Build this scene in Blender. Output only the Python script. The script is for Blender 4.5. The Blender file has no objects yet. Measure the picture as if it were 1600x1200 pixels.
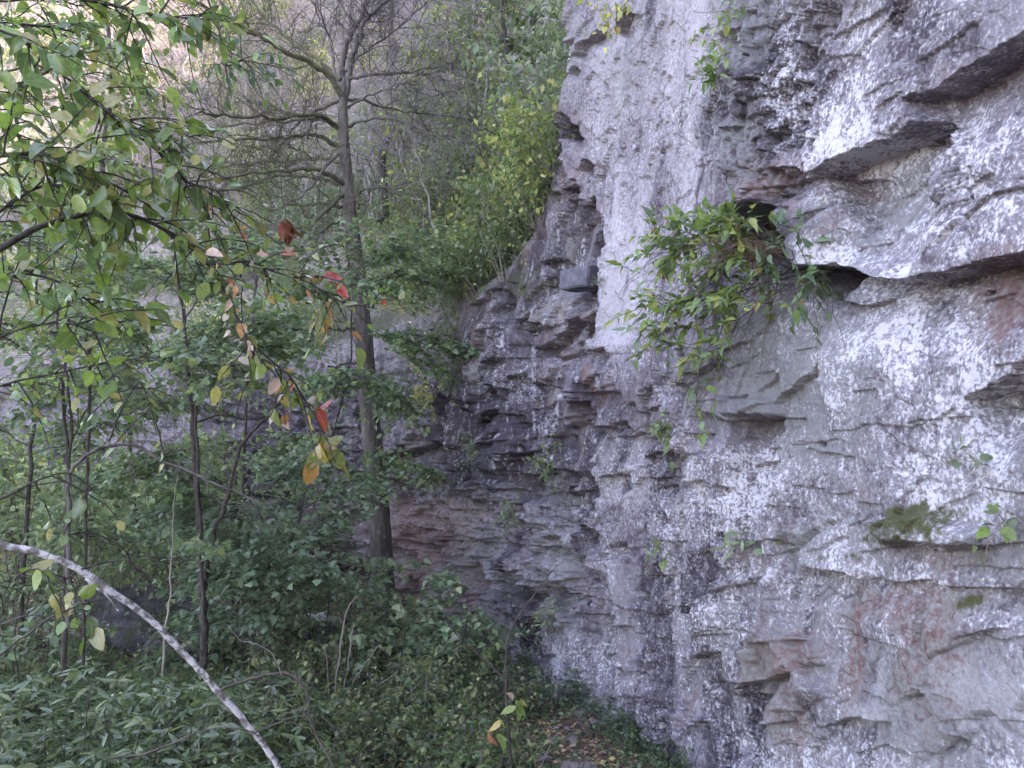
import bpy, math
import numpy as np
from mathutils import Vector, Matrix, Euler

scene = bpy.context.scene
C = scene.collection

# ------------------------------------------------------------------ camera, sky, sun, exposure
CAMZ = 2.4
FPX = 1256.0                      # focal length in pixels of a 1600 x 1200 picture
PITCH = math.atan(100 / FPX)      # the camera looks slightly upwards
cam_data = bpy.data.cameras.new("camera")
cam_data.sensor_width = 36.0
cam_data.lens = 36.0 * FPX / 1600.0
cam_data.clip_start = 0.05
cam_data.clip_end = 600.0
cam = bpy.data.objects.new("camera", cam_data)
cam.location = (0, 0, CAMZ)
cam.rotation_euler = (math.pi / 2 + PITCH, 0, 0)
C.objects.link(cam)
scene.camera = cam

SUN_EL, SUN_AZ = math.radians(47), math.radians(96)   # the sun stands behind the right-hand cliff
world = bpy.data.worlds.new("World")
scene.world = world
world.use_nodes = True
wnt = world.node_tree
bg = wnt.nodes["Background"]
sky = wnt.nodes.new("ShaderNodeTexSky")
sky.sky_type = 'NISHITA'
sky.sun_disc = False
sky.sun_elevation = SUN_EL
sky.sun_rotation = SUN_AZ
sky.air_density = 1.0
sky.dust_density = 2.0
wnt.links.new(sky.outputs[0], bg.inputs[0])
bg.inputs[1].default_value = 0.15
sun_data = bpy.data.lights.new("sun", 'SUN')
sun_data.energy = 2.6
sun_data.angle = math.radians(0.5)
sun_data.color = (1.0, 0.95, 0.88)
sun = bpy.data.objects.new("sun", sun_data)
sd = Vector((math.sin(SUN_AZ) * math.cos(SUN_EL), math.cos(SUN_AZ) * math.cos(SUN_EL), math.sin(SUN_EL)))
sun.rotation_euler = (-sd).to_track_quat('-Z', 'Y').to_euler()
sun.location = (10, 0, 40)
C.objects.link(sun)
scene.view_settings.view_transform = 'Standard'
scene.view_settings.look = 'None'
scene.view_settings.gamma = 1.0
scene.view_settings.exposure = 3.5
scene.view_settings.use_white_balance = True      # the camera's white balance, set for open shade
scene.view_settings.white_balance_temperature = 7800
scene.view_settings.white_balance_tint = 24
scene.cycles.max_bounces = 6
scene.cycles.diffuse_bounces = 2
scene.cycles.transmission_bounces = 4
scene.cycles.use_denoising = True
scene.cycles.denoiser = 'OPENIMAGEDENOISE'
scene.cycles.denoising_input_passes = 'RGB_ALBEDO_NORMAL'

# ------------------------------------------------------------------ camera geometry helpers
cp, sp = math.cos(PITCH), math.sin(PITCH)

def ray(px, py):
    a = (px - 800.0) / FPX
    b = (600.0 - py) / FPX
    return np.array([a, cp - sp * b, sp + cp * b])

def at(px, py, Y):
    """The place in the world seen at photo pixel px, py at the distance Y in front of the lens."""
    r = ray(px, py)
    k = Y / r[1]
    return np.array([r[0] * k, Y, CAMZ + r[2] * k])

def project(x, y, z):
    zz = z - CAMZ
    d = y * cp + zz * sp
    u = -y * sp + zz * cp
    d = np.maximum(d, 0.05)
    return 800.0 + FPX * x / d, 600.0 - FPX * u / d

# ------------------------------------------------------------------ noise on numpy arrays
def _h(ix, iy, seed):
    n = (ix.astype(np.int64) * 374761393 + iy.astype(np.int64) * 668265263 + seed * 974634613) & 0xFFFFFFFF
    n = ((n ^ (n >> 13)) * 1274126177) & 0xFFFFFFFF
    n = ((n ^ (n >> 16)) * 2246822519) & 0xFFFFFFFF
    n = n ^ (n >> 15)
    return (n & 0xFFFFFF).astype(np.float64) / float(0x1000000)

def vnoise(x, y, seed=0):
    ix, iy = np.floor(x), np.floor(y)
    fx, fy = x - ix, y - iy
    fx = fx * fx * fx * (fx * (fx * 6 - 15) + 10)
    fy = fy * fy * fy * (fy * (fy * 6 - 15) + 10)
    a, b = _h(ix, iy, seed), _h(ix + 1, iy, seed)
    c, d = _h(ix, iy + 1, seed), _h(ix + 1, iy + 1, seed)
    return (a + (b - a) * fx) * (1 - fy) + (c + (d - c) * fx) * fy - 0.5

def fbm(x, y, oct=4, seed=0, gain=0.5):
    s, a, t = 0.0, 1.0, 0.0
    for o in range(oct):
        s = s + a * vnoise(x * 2 ** o + 17.3 * o, y * 2 ** o - 9.1 * o, seed + o)
        t += a
        a *= gain
    return s / t * 2.0

def voro(x, y, seed=0, jit=0.85):
    ix, iy = np.floor(x), np.floor(y)
    f1 = np.full(x.shape, 9.0); f2 = np.full(x.shape, 9.0)
    dx1 = np.zeros(x.shape); dy1 = np.zeros(x.shape); id1 = np.zeros(x.shape)
    for i in (-1, 0, 1):
        for j in (-1, 0, 1):
            cx, cy = ix + i, iy + j
            qx = cx + 0.5 + jit * (_h(cx, cy, seed) - 0.5)
            qy = cy + 0.5 + jit * (_h(cx, cy, seed + 1) - 0.5)
            dx, dy = x - qx, y - qy
            d = np.maximum(np.abs(dx), np.abs(dy)) * 0.6 + 0.4 * np.sqrt(dx * dx + dy * dy)
            m = d < f1
            f2 = np.where(m, f1, np.minimum(f2, d))
            f1 = np.where(m, d, f1)
            dx1 = np.where(m, dx, dx1); dy1 = np.where(m, dy, dy1)
            id1 = np.where(m, _h(cx, cy, seed + 2), id1)
    return f1, f2, dx1, dy1, id1

def sst(a, b, x):
    t = np.clip((x - a) / (b - a), 0, 1)
    return t * t * (3 - 2 * t)

# ------------------------------------------------------------------ mesh and material helpers
def make_mesh(name, v, faces, col=None, extra=None, smooth=False):
    """v (N,3); faces a list of (M,k) index arrays; col (N,3 or 4) goes to the colour attribute Col."""
    me = bpy.data.meshes.new(name)
    v = np.asarray(v, dtype=np.float32)
    faces = [np.asarray(f, dtype=np.int32) for f in faces if len(f)]
    me.vertices.add(len(v))
    me.vertices.foreach_set('co', v.ravel())
    loops = np.concatenate([f.ravel() for f in faces])
    tot = np.concatenate([np.full(len(f), f.shape[1], np.int32) for f in faces])
    start = np.concatenate([[0], np.cumsum(tot)[:-1]]).astype(np.int32)
    me.loops.add(len(loops))
    me.loops.foreach_set('vertex_index', loops)
    me.polygons.add(len(tot))
    me.polygons.foreach_set('loop_start', start)
    me.polygons.foreach_set('loop_total', tot)
    if smooth:
        me.polygons.foreach_set('use_smooth', np.ones(len(tot), dtype=bool))
    me.update(calc_edges=True)
    def put(nm, c):
        c = np.asarray(c, dtype=np.float32)
        if c.shape[1] == 3:
            c = np.concatenate([c, np.ones((len(c), 1), np.float32)], 1)
        at_ = me.color_attributes.new(nm, 'FLOAT_COLOR', 'POINT')
        at_.data.foreach_set('color', c.ravel())
    if col is not None:
        put('Col', col)
    for k, c in (extra or {}).items():
        put(k, c)
    return me

def link(name, me, mat=None, parent=None, label=None, cat=None, group=None, kind=None, loc=None):
    o = bpy.data.objects.new(name, me)
    C.objects.link(o)
    if mat is not None and me is not None:
        me.materials.append(mat)
    if parent is not None:
        o.parent = parent
    if loc is not None:
        o.location = loc
    if label: o['label'] = label
    if cat: o['category'] = cat
    if group: o['group'] = group
    if kind: o['kind'] = kind
    return o

class NT:
    """A few shorthands for writing node trees."""
    def __init__(self, name):
        self.m = bpy.data.materials.new(name)
        self.m.use_nodes = True
        self.t = self.m.node_tree
        self.p = self.t.nodes["Principled BSDF"]
        self.out = self.t.nodes["Material Output"]
    def n(self, typ, **kw):
        nd = self.t.nodes.new(typ)
        for k, v in kw.items():
            setattr(nd, k, v)
        return nd
    def set(self, sock, val):
        if isinstance(val, bpy.types.NodeSocket):
            self.t.links.new(val, sock)
        elif isinstance(val, (tuple, list)) and len(val) == 3 and sock.type == 'RGBA':
            sock.default_value = (*val, 1)
        else:
            sock.default_value = val
    def math(self, op, a, b=0.0, c=0.0, clamp=False):
        nd = self.n("ShaderNodeMath", operation=op, use_clamp=clamp)
        self.set(nd.inputs[0], a); self.set(nd.inputs[1], b)
        if op in ('MULTIPLY_ADD',): self.set(nd.inputs[2], c)
        return nd.outputs[0]
    def mix(self, f, a, b):
        nd = self.n("ShaderNodeMix", data_type='RGBA')
        self.set(nd.inputs[0], f); self.set(nd.inputs[6], a); self.set(nd.inputs[7], b)
        return nd.outputs[2]
    def pos(self, scale=(1, 1, 1)):
        tc = self.n("ShaderNodeTexCoord")
        mp = self.n("ShaderNodeMapping")
        self.t.links.new(tc.outputs['Object'], mp.inputs[0])
        mp.inputs['Scale'].default_value = scale
        return mp.outputs[0]
    def noise(self, vec, scale, detail=4, rough=0.55, dist=0.0):
        nd = self.n("ShaderNodeTexNoise")
        self.set(nd.inputs['Vector'], vec)
        nd.inputs['Scale'].default_value = scale
        nd.inputs['Detail'].default_value = detail
        nd.inputs['Roughness'].default_value = rough
        nd.inputs['Distortion'].default_value = dist
        return nd.outputs['Fac']
    def rng(self, x, a, b, c=0.0, d=1.0):
        nd = self.n("ShaderNodeMapRange")
        nd.interpolation_type = 'SMOOTHSTEP'
        self.set(nd.inputs[0], x); self.set(nd.inputs[1], a); self.set(nd.inputs[2], b)
        nd.inputs[3].default_value = c; nd.inputs[4].default_value = d
        return nd.outputs[0]
    def attr(self, name):
        return self.n("ShaderNodeAttribute", attribute_name=name)
    def bump(self, h, strength=0.4, dist=0.01):
        b = self.n("ShaderNodeBump")
        b.inputs['Strength'].default_value = strength
        b.inputs['Distance'].default_value = dist
        self.set(b.inputs['Height'], h)
        self.t.links.new(b.outputs[0], self.p.inputs['Normal'])
# ------------------------------------------------------------------ the cliff
PLAN = np.array([(-900, 27), (-500, 24.5), (-200, 21.5), (0, 19.5), (200, 17.5), (350, 16), (500, 14.6), (600, 13.5), (700, 11.6),
                 (750, 10.3), (870, 8.5), (950, 7.35), (1050, 6.2), (1130, 5.4), (1280, 4.45), (1400, 3.85), (1600, 3.15), (1700, 2.9)])

def plan_xy():
    px = np.concatenate([np.arange(-900, 330, 7.0), np.arange(330, 1604, 1.5), np.arange(1604, 1701, 6.0)])
    dense = np.interp(np.arange(-1000, 1801, 1.0), PLAN[:, 0], PLAN[:, 1])
    k = np.hanning(61); k /= k.sum()
    dense = np.convolve(np.pad(dense, 30, mode='edge'), k, 'valid')
    Y = np.interp(px, np.arange(-1000, 1801, 1.0), dense)
    P = np.array([at(a, 700, b)[:2] for a, b in zip(px, Y)])
    # beyond the frame on the right the wall runs on past the camera
    e = np.array([(2.28, 2.2), (2.45, 1.2), (2.6, 0.0), (2.8, -2), (3.2, -6), (3.6, -12), (4, -20)])
    P = np.concatenate([P, e])
    px = np.concatenate([px, 1700 + 60 * np.arange(1, len(e) + 1)])
    return px, P

PXC, PC = plan_xy()
seg = np.linalg.norm(np.diff(PC, axis=0), axis=1)
SC = np.concatenate([[0], np.cumsum(seg)])
SC = SC[-1] - SC                                       # arc length grows towards the left
tan_ = np.gradient(PC, axis=0)
tan_ /= np.linalg.norm(tan_, axis=1)[:, None]
kk = np.hanning(41); kk /= kk.sum()
NRM = np.stack([tan_[:, 1], -tan_[:, 0]], 1)
for c_ in (0, 1):
    NRM[:, c_] = np.convolve(np.pad(NRM[:, c_], 20, mode='edge'), kk, 'valid')
NRM /= np.linalg.norm(NRM, axis=1)[:, None]
if NRM[500] @ -PC[500] < 0:
    NRM = -NRM

TOPY = np.array([(-900, 560), (-200, 575), (0, 570), (300, 560), (450, 545), (560, 525), (640, 500), (700, 475), (730, 462), (770, 435),
                 (800, 405), (830, 355), (850, 290), (862, 240), (870, 150), (876, 60), (884, -40), (900, -300), (930, -1500), (960, -2600)])
CLIFF_H = 27.0

def ztop(px):
    py = np.interp(px, TOPY[:, 0], TOPY[:, 1])
    D = np.interp(px, PXC, PC[:, 1])
    z = CAMZ + D * (700 - py) / FPX
    return np.where(px > 955, CLIFF_H, np.minimum(z, CLIFF_H))

NPY = np.concatenate([np.linspace(-6.4, -0.05, 60) ** 1, np.arange(-16, 1206, 1.5) / 1200.0, np.linspace(1.01, 1.6, 20)])
# rows: heights as tangents measured from the eye
ROWPY = np.concatenate([-16 - (np.linspace(1, 0, 70)[:-1] ** 2) * 9000, np.arange(-16, 1206, 1.5), np.linspace(1210, 1900, 25)])
nC, nR = len(PXC), len(ROWPY)
Dcol = np.maximum(PC[:, 1], 3.1)
Z = CAMZ + (700 - ROWPY)[None, :] / FPX * Dcol[:, None]
ZT = ztop(PXC)
Z = np.minimum(Z, ZT[:, None])
Z = np.maximum(Z, -0.8)
X = np.repeat(PC[:, 0][:, None], nR, 1)
Yw = np.repeat(PC[:, 1][:, None], nR, 1)
S = np.repeat(SC[:, None], nR, 1)
px, py = project(X, Yw, Z)
px[-7:] = PXC[-7:, None]; py[-7:] = ROWPY[None, :]
# the lines below wander a little, like real fractures
wx = 7 * fbm(px / 60, py / 60, 3, 5) + 3 * fbm(px / 14, py / 14, 3, 9)
wy = 6 * fbm(px / 55, py / 55, 3, 25) + 3 * fbm(px / 16, py / 16, 3, 29)
qx, qy = px + wx, py + wy

def box(x0, x1, y0, y1, f=25):
    return sst(x0 - f, x0 + f, px) * (1 - sst(x1 - f, x1 + f, px)) * sst(y0 - f, y0 + f, py) * (1 - sst(y1 - f, y1 + f, py))

def poly(pts, f=14):
    """Soft mask of a polygon given in the base surface's parameters."""
    pts = np.array(pts, float)
    x0, y0 = pts.min(0) - 2 * f; x1, y1 = pts.max(0) + 2 * f
    m = (qx > x0) & (qx < x1) & (qy > y0) & (qy < y1)
    a, b = qx[m], qy[m]
    inside = np.zeros(a.shape, bool); dist = np.full(a.shape, 1e9)
    for i in range(len(pts)):
        p, q = pts[i], pts[(i + 1) % len(pts)]
        cnd = ((p[1] > b) != (q[1] > b))
        with np.errstate(divide='ignore', invalid='ignore'):
            xi = (q[0] - p[0]) * (b - p[1]) / (q[1] - p[1] + 1e-9) + p[0]
        inside ^= cnd & (a < xi)
        d = q - p
        t = np.clip(((a - p[0]) * d[0] + (b - p[1]) * d[1]) / (d @ d), 0, 1)
        dist = np.minimum(dist, np.hypot(a - p[0] - t * d[0], b - p[1] - t * d[1]))
    sdv = np.where(inside, dist, -dist)
    out = np.zeros(px.shape)
    out[m] = sst(-f, f, sdv)
    return out

disp = np.zeros(px.shape)

def step(pts, drop, fall, bulge=0.0, rise=40.0, w=1.0, endf=0.1):
    """A fracture edge: past the line (its right-hand side, the lower one when it runs left to right) the rock
    falls back by drop and comes out again over the distance fall; before it the rock swells by bulge."""
    global disp
    pts = np.array(pts, float)
    R = max(fall * 3, rise * 3)
    x0, y0 = pts.min(0) - R; x1, y1 = pts.max(0) + R
    m = (qx > x0) & (qx < x1) & (qy > y0) & (qy < y1)
    if not m.any():
        return
    a, b = qx[m], qy[m]
    best = np.full(a.shape, 1e9); sgn = np.zeros(a.shape); U = np.zeros(a.shape); over = np.zeros(a.shape)
    lens = np.linalg.norm(np.diff(pts, axis=0), axis=1); L = lens.sum(); acc = 0
    n = len(pts) - 1
    for i in range(n):
        p, d = pts[i], pts[i + 1] - pts[i]
        t = ((a - p[0]) * d[0] + (b - p[1]) * d[1]) / (d @ d)
        tc = np.clip(t, 0, 1)
        ex, ey = a - p[0] - tc * d[0], b - p[1] - tc * d[1]
        dist = np.hypot(ex, ey)
        cr = d[0] * (b - p[1]) - d[1] * (a - p[0])
        k = dist < best
        best = np.where(k, dist, best)
        sgn = np.where(k, np.sign(cr), sgn)
        U = np.where(k, (acc + tc * lens[i]) / L, U)
        o = np.zeros(a.shape)
        if i == 0: o = np.maximum(o, -t * lens[i])
        if i == n - 1: o = np.maximum(o, (t - 1) * lens[i])
        over = np.where(k, np.maximum(o, 0), over)
        acc += lens[i]
    fade = np.clip(U / endf, 0.0, 1) * np.clip((1 - U) / endf, 0.0, 1)
    fade = np.sqrt(fade) * np.exp(-(over / 6) ** 2)
    below = -drop * np.clip(1 - best / (2.3 * fall), 0, 1)
    above = 0.8 * bulge * np.clip(1 - best / (2.0 * rise), 0, 1)
    s = sst(-w, w, best * sgn)
    disp[m] += fade * (below * s + above * (1 - s))

# regions
panel = poly([(905, -200), (1135, -200), (1130, 120), (1112, 330), (1080, 480), (1010, 560), (950, 520), (930, 330), (890, 200)], 20)
dark = poly([(720, 500), (780, 430), (840, 360), (868, 250), (905, 330), (935, 420), (945, 560), (985, 660), (920, 720), (720, 760), (690, 640)], 22)
rough = poly([(1125, -100), (1330, -100), (1300, 60), (1290, 200), (1260, 290), (1220, 360), (1120, 330), (1110, 200)], 30)
strata = poly([(330, 600), (700, 560), (940, 740), (960, 960), (820, 1000), (600, 960), (330, 960)], 40)
lowmid = poly([(720, 930), (900, 700), (1120, 640), (1180, 900), (1230, 1200), (1050, 1260), (700, 1080)], 40)
near = sst(1110, 1230, px)
offf = (1 - sst(330, 430, px)) + sst(1605, 1700, px)

# broad undulation and leaning blocks
disp += 0.16 * fbm(S / 2.6, Z / 2.2, 3, 41) * (1 - 0.55 * panel) * (1 - 0.75 * near)
f1, f2, dx, dy, idc = voro(S / 1.0 + 0.2 * fbm(S * 1.3, Z * 1.3, 2, 4), Z / 1.3, 51)
disp += (1 - 0.75 * panel) * (1 - 0.95 * near) * (0.07 * (idc - 0.5) + 0.11 * dx * (2 * _h(idc * 9999, idc * 77, 3) - 1) + 0.06 * dy * (2 * _h(idc * 555, idc * 177, 3) - 1.4))
# shingle-like flakes: each cell stands out at its foot and breaks back under it
def flakes(ss, zz, sx, sz, ang, amp, seed, dens=1.0, rnd=0.5):
    c, s_ = math.cos(ang), math.sin(ang)
    u = (c * ss + s_ * zz) / sx; v = (-s_ * ss + c * zz) / sz
    u = u + 0.12 * fbm(u * 1.7, v * 1.7, 2, seed + 7); v = v + 0.10 * fbm(u * 2.1, v * 1.3, 2, seed + 8)
    f1, f2, dx, dy, idc = voro(u, v, seed)
    k = np.where(_h(idc * 9999, idc * 313, 5) < dens, 1.0, 0.15)
    k = k * (0.25 + 1.1 * sst(-0.35, 0.45, fbm(ss / (sx * 4), zz / (sz * 5), 3, seed + 3)))
    return amp * k * (np.clip(-dy * 1.2, -0.6, 0.6) + rnd * (idc - 0.5) + 0.35 * dx * (2 * _h(idc * 777, idc * 99, 8) - 1))
disp += dark * (flakes(S, Z, 0.42, 0.62, -0.62, 0.12, 61, 0.7, 0.3) + flakes(S, Z, 0.16, 0.40, -0.25, 0.028, 71, 0.5, 0.3) + 0.02 * fbm(S * 9, Z * 0.8, 3, 75))
disp += strata * (1 - dark) * (flakes(S, Z, 1.0, 0.45, 0.16, 0.15, 81, 0.6) + flakes(S, Z, 0.5, 0.16, 0.22, 0.06, 91, 0.5) + flakes(S, Z, 0.2, 0.3, 0.0, 0.03, 95, 0.4))
disp += lowmid * (1 - dark) * (1 - 0.5 * strata) * (flakes(S, Z, 0.28, 0.62, 0.10, 0.075, 101, 0.5) + flakes(S, Z, 0.12, 0.28, 0.2, 0.022, 111, 0.4))
disp += rough * (flakes(S, Z, 0.11, 0.36, -0.35, 0.11, 121, 0.85) + flakes(S, Z, 0.06, 0.17, -0.2, 0.045, 131, 0.8))
disp += near * (1 - rough) * (flakes(S, Z, 0.62, 0.55, 0.6, 0.010, 141, 0.3))
disp += panel * (flakes(S, Z, 0.26, 0.9, -0.42, 0.05, 161, 0.6) + flakes(S, Z, 0.09, 0.34, -0.5, 0.022, 171, 0.6) + 0.02 * fbm(S * 2.2 + Z * 0.9, Z * 0.9 - S * 0.4, 4, 175))
disp += np.clip(offf, 0, 1) * flakes(S, Z, 1.3, 0.8, 0.1, 0.2, 181, 0.6)
rghm = 0.4 + 0.6 * rough + 0.3 * dark + 0.2 * lowmid
disp += rghm * (0.007 * fbm(S * 3.2, Z * 2.6, 4, 201) + 0.009 * fbm(S * 14, Z * 10, 3, 211) + 0.005 * fbm(S * 45, Z * 36, 2, 221))
def plates(ss, zz, sx, sz, ang, off, tilt, seed):
    c, s_ = math.cos(ang), math.sin(ang)
    u = (c * ss + s_ * zz) / sx; v = (-s_ * ss + c * zz) / sz
    u = u + 0.08 * fbm(u * 2.3, v * 2.3, 3, seed + 7); v = v + 0.08 * fbm(u * 2.1, v * 2.6, 3, seed + 8)
    f1, f2, dx, dy, idc = voro(u, v, seed, 0.95)
    ck = np.exp(-((f2 - f1) / 0.035) ** 2) * sst(0.05, 0.3, fbm(u * 0.9, v * 0.9, 2, seed + 5))
    return off * (2 * idc - 1) - 0.035 * math.sqrt(sx * sz) * ck * (sx > .1) + tilt * (dx * (2 * _h(idc * 777, idc * 99, 8) - 1) + dy * (2 * _h(idc * 333, idc * 991, 8) - 1.0))
disp += strata * (1 - 0.8 * dark) * (plates(S, Z, 0.75, 0.17, 0.12, 0.11, 0.012, 261) + plates(S, Z, 0.30, 0.10, 0.16, 0.045, 0.012, 265))
nn = near * (1 - 0.6 * rough)
disp += nn * (plates(S, Z, 0.85, 0.80, 0.4, 0.030, 0.022, 241) + plates(S, Z, 0.34, 0.40, 0.25, 0.011, 0.008, 245) + plates(S, Z, 0.10, 0.13, -0.3, 0.0025, 0.004, 249))
rest = (1 - near) * (1 - 0.8 * panel)
disp += rest * (plates(S, Z, 0.42, 0.75, -0.15, 0.05, 0.05, 251) + plates(S, Z, 0.16, 0.34, 0.12, 0.020, 0.014, 255) + plates(S, Z, 0.07, 0.13, 0.0, 0.005, 0.004, 259))
# small scattered nicks with a sharp upper lip
f1, f2, dx, dy, idc = voro(S / 0.42, Z / 0.32, 231)
nick = (_h(idc * 4211, idc * 91, 4) < 0.30) & (f1 < 0.26)
disp -= np.where(nick & (dy < 0.16), 0.020 * (1 - 0.5 * panel), 0.0) * np.clip((dy + 0.5) * 1.6, 0, 1)

# the right-hand ledges
step([(1275, 278), (1335, 240), (1400, 216), (1452, 186)], 0.25, 70, 0.05, 60, endf=0.04)
step([(1425, 162), (1520, 100), (1600, 46), (1720, -30)], 0.21, 65, 0.03, 70, endf=0.04)
step([(1452, 100), (1450, 160), (1454, 200)], -0.05, 40, 0, 10)
step([(1200, 318), (1215, 352), (1235, 385), (1255, 414), (1310, 412), (1400, 438), (1480, 430), (1540, 414), (1600, 398), (1700, 380)], 0.20, 60, 0.06, 60, endf=0.04)
step([(1515, 628), (1560, 606), (1602, 578), (1700, 520)], 0.22, 55, 0.05, 60, endf=0.06)
step([(1310, 412), (1340, 420), (1345, 432), (1420, 440), (1480, 434)], 0.05, 20, 0.01, 20)
step([(1300, 470), (1330, 476), (1362, 466)], 0.06, 20, 0.02, 20)
step([(1180, 268), (1250, 262), (1285, 280), (1330, 276)], 0.05, 22, 0.03, 30)
step([(1140, 330), (1185, 322), (1206, 318)], 0.16, 40, 0.05, 30)
step([(1165, 262), (1182, 285), (1190, 300)], 0.08, 25, 0.03, 20)
step([(1182, 300), (1235, 285), (1290, 272)], 0.05, 16, 0.02, 20)
for pts_ in ([(1470, 384), (1500, 340), (1540, 304), (1610, 286)], [(1480, 130), (1500, 118)], [(1340, 270), (1333, 400)], [(1520, 470), (1500, 540), (1515, 600)]):
    step(pts_, 0.035, 9, 0.004, 10)
disp -= 0.75 * poly([(1143, 334), (1205, 322), (1222, 350), (1240, 388), (1258, 414), (1180, 408), (1150, 380)], 4)
disp -= 0.45 * poly([(1262, 418), (1312, 416), (1306, 450), (1290, 475), (1270, 440)], 6)
disp += 0.35 * poly([(1160, 346), (1196, 342), (1200, 370), (1168, 378)], 4)
disp += 0.30 * poly([(1272, 428), (1296, 430), (1292, 452), (1276, 448)], 4)
disp -= 0.12 * poly([(1350, 280), (1300, 300), (1290, 405), (1330, 412), (1420, 420), (1440, 320), (1400, 270)], 30)
# block left of the hole
disp += 0.10 * poly([(1138, 265), (1180, 270), (1206, 300), (1208, 318), (1140, 330)], 4)
# right, lower part
step([(1238, 882), (1290, 890), (1345, 905)], 0.10, 30, 0.06, 25)
step([(1395, 852), (1470, 862), (1550, 852), (1640, 846)], 0.045, 18, 0.0, 18)
step([(1345, 905), (1400, 912), (1440, 905), (1520, 920), (1620, 918)], 0.045, 30, 0.0, 25)
step([(1428, 925), (1440, 1010), (1455, 1075), (1500, 1160)], -0.07, 50, 0.03, 30)
step([(1455, 1080), (1475, 1140), (1510, 1160)], 0.05, 30, 0.01, 20)
step([(1218, 885), (1224, 960), (1260, 1030), (1300, 1090)], -0.10, 50, 0.02, 20)
step([(1185, 1000), (1230, 985), (1270, 1005), (1285, 1040)], -0.10, 30, 0.0, 20)
step([(1180, 1075), (1220, 1060), (1260, 1050)], 0.12, 30, 0.05, 30)
step([(1290, 1140), (1350, 1120), (1400, 1130)], 0.07, 30, 0.02, 25)
step([(1215, 1090), (1205, 1130), (1190, 1200)], 0.16, 25, 0.02, 20)
disp += 0.10 * poly([(1365, 815), (1460, 805), (1550, 835), (1545, 852), (1400, 850)], 8)
step([(1115, 862), (1145, 866), (1150, 930)], 0.06, 22, 0.01, 20)
step([(1260, 700), (1300, 705), (1345, 712)], 0.03, 12, 0.005, 12)
# middle
step([(1112, 642), (1165, 655), (1214, 652)], 0.13, 30, 0.05, 25)
disp += 0.07 * poly([(1140, 618), (1206, 622), (1212, 650), (1150, 644)], 4)
step([(1112, 560), (1116, 600), (1110, 660), (1118, 760)], -0.07, 40, 0.0, 15)
for p_, dr, fa in [([(1040, 704), (1078, 702)], .10, 20), ([(1060, 703), (1085, 712)], .08, 20), ([(1012, 712), (1030, 706)], .08, 18),
                   ([(1026, 762), (1050, 758)], .06, 16), ([(1082, 748), (1118, 750)], .06, 18), ([(1100, 676), (1124, 678)], .08, 18),
                   ([(950, 548), (966, 540)], .12, 16), ([(930, 664), (972, 668)], .14, 22), ([(922, 632), (938, 626)], .14, 20),
                   ([(978, 662), (992, 656)], .08, 14), ([(1068, 548), (1098, 545)], .08, 18), ([(1035, 520), (1060, 512)], .06, 16),
                   ([(862, 788), (880, 780)], .05, 14), ([(932, 962), (985, 958)], .09, 24), ([(905, 955), (920, 950), (928, 962)], .12, 18),
                   ([(850, 1025), (880, 1026)], .05, 16), ([(1080, 1026), (1112, 1030)], .12, 35), ([(1092, 1125), (1118, 1140)], .08, 22),
                   ([(1000, 1036), (1035, 1048)], .06, 18), ([(965, 1085), (980, 1088)], .06, 14), ([(1035, 898), (1060, 905)], .05, 14),
                   ([(1150, 838), (1165, 836)], .05, 10), ([(1020, 640), (1046, 634)], .07, 16),
                   # dark face
                   ([(845, 552), (868, 530), (902, 494)], .20, 26), ([(862, 565), (886, 545)], .13, 18), ([(893, 560), (908, 548)], .1, 14),
                   ([(735, 664), (760, 650), (784, 638)], .18, 22), ([(760, 612), (780, 600)], .14, 20), ([(806, 590), (820, 580)], .12, 18),
                   ([(832, 602), (842, 592)], .1, 14), ([(870, 600), (880, 590)], .08, 12), ([(772, 715), (810, 738), (858, 740), (862, 730)], .20, 24),
                   ([(798, 712), (850, 704)], .13, 18), ([(612, 712), (650, 706), (702, 693)], .26, 24), ([(540, 742), (620, 748), (690, 745), (714, 738)], .34, 75),
                   ([(735, 478), (760, 470), (785, 450)], .18, 20), ([(770, 490), (782, 470), (790, 452)], .14, 18), ([(905, 268), (916, 252)], .12, 16),
                   ([(872, 292), (900, 278)], .14, 18), ([(880, 205), (893, 195)], .16, 22), ([(890, 448), (905, 452), (938, 446)], .22, 18),
                   ([(872, 436), (892, 432)], .16, 14), ([(845, 412), (862, 402)], .14, 16), ([(880, 318), (912, 312)], .12, 18),
                   ([(855, 305), (866, 296)], .12, 14), ([(895, 90), (905, 62), (925, 40)], .12, 14), ([(886, 118), (896, 104)], .1, 10),
                   ([(950, 48), (958, 36), (972, 10)], .14, 12), ([(490, 800), (560, 797), (600, 806)], .2, 22), ([(440, 820), (500, 838), (560, 850)], .2, 24),
                   ([(620, 842), (660, 852), (700, 870)], .14, 20), ([(700, 880), (770, 900), (850, 925)], .12, 18), ([(500, 895), (560, 892), (600, 900)], .2, 24),
                   ([(650, 805), (700, 812), (740, 830)], .12, 16), ([(600, 780), (610, 740)], .1, 14), ([(780, 800), (830, 812), (880, 840)], .08, 16),
                   ([(820, 905), (870, 920), (930, 900)], .08, 16)]:
    step(p_, dr, fa, dr * 0.35, fa * 1.2, endf=0.08)
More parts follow.
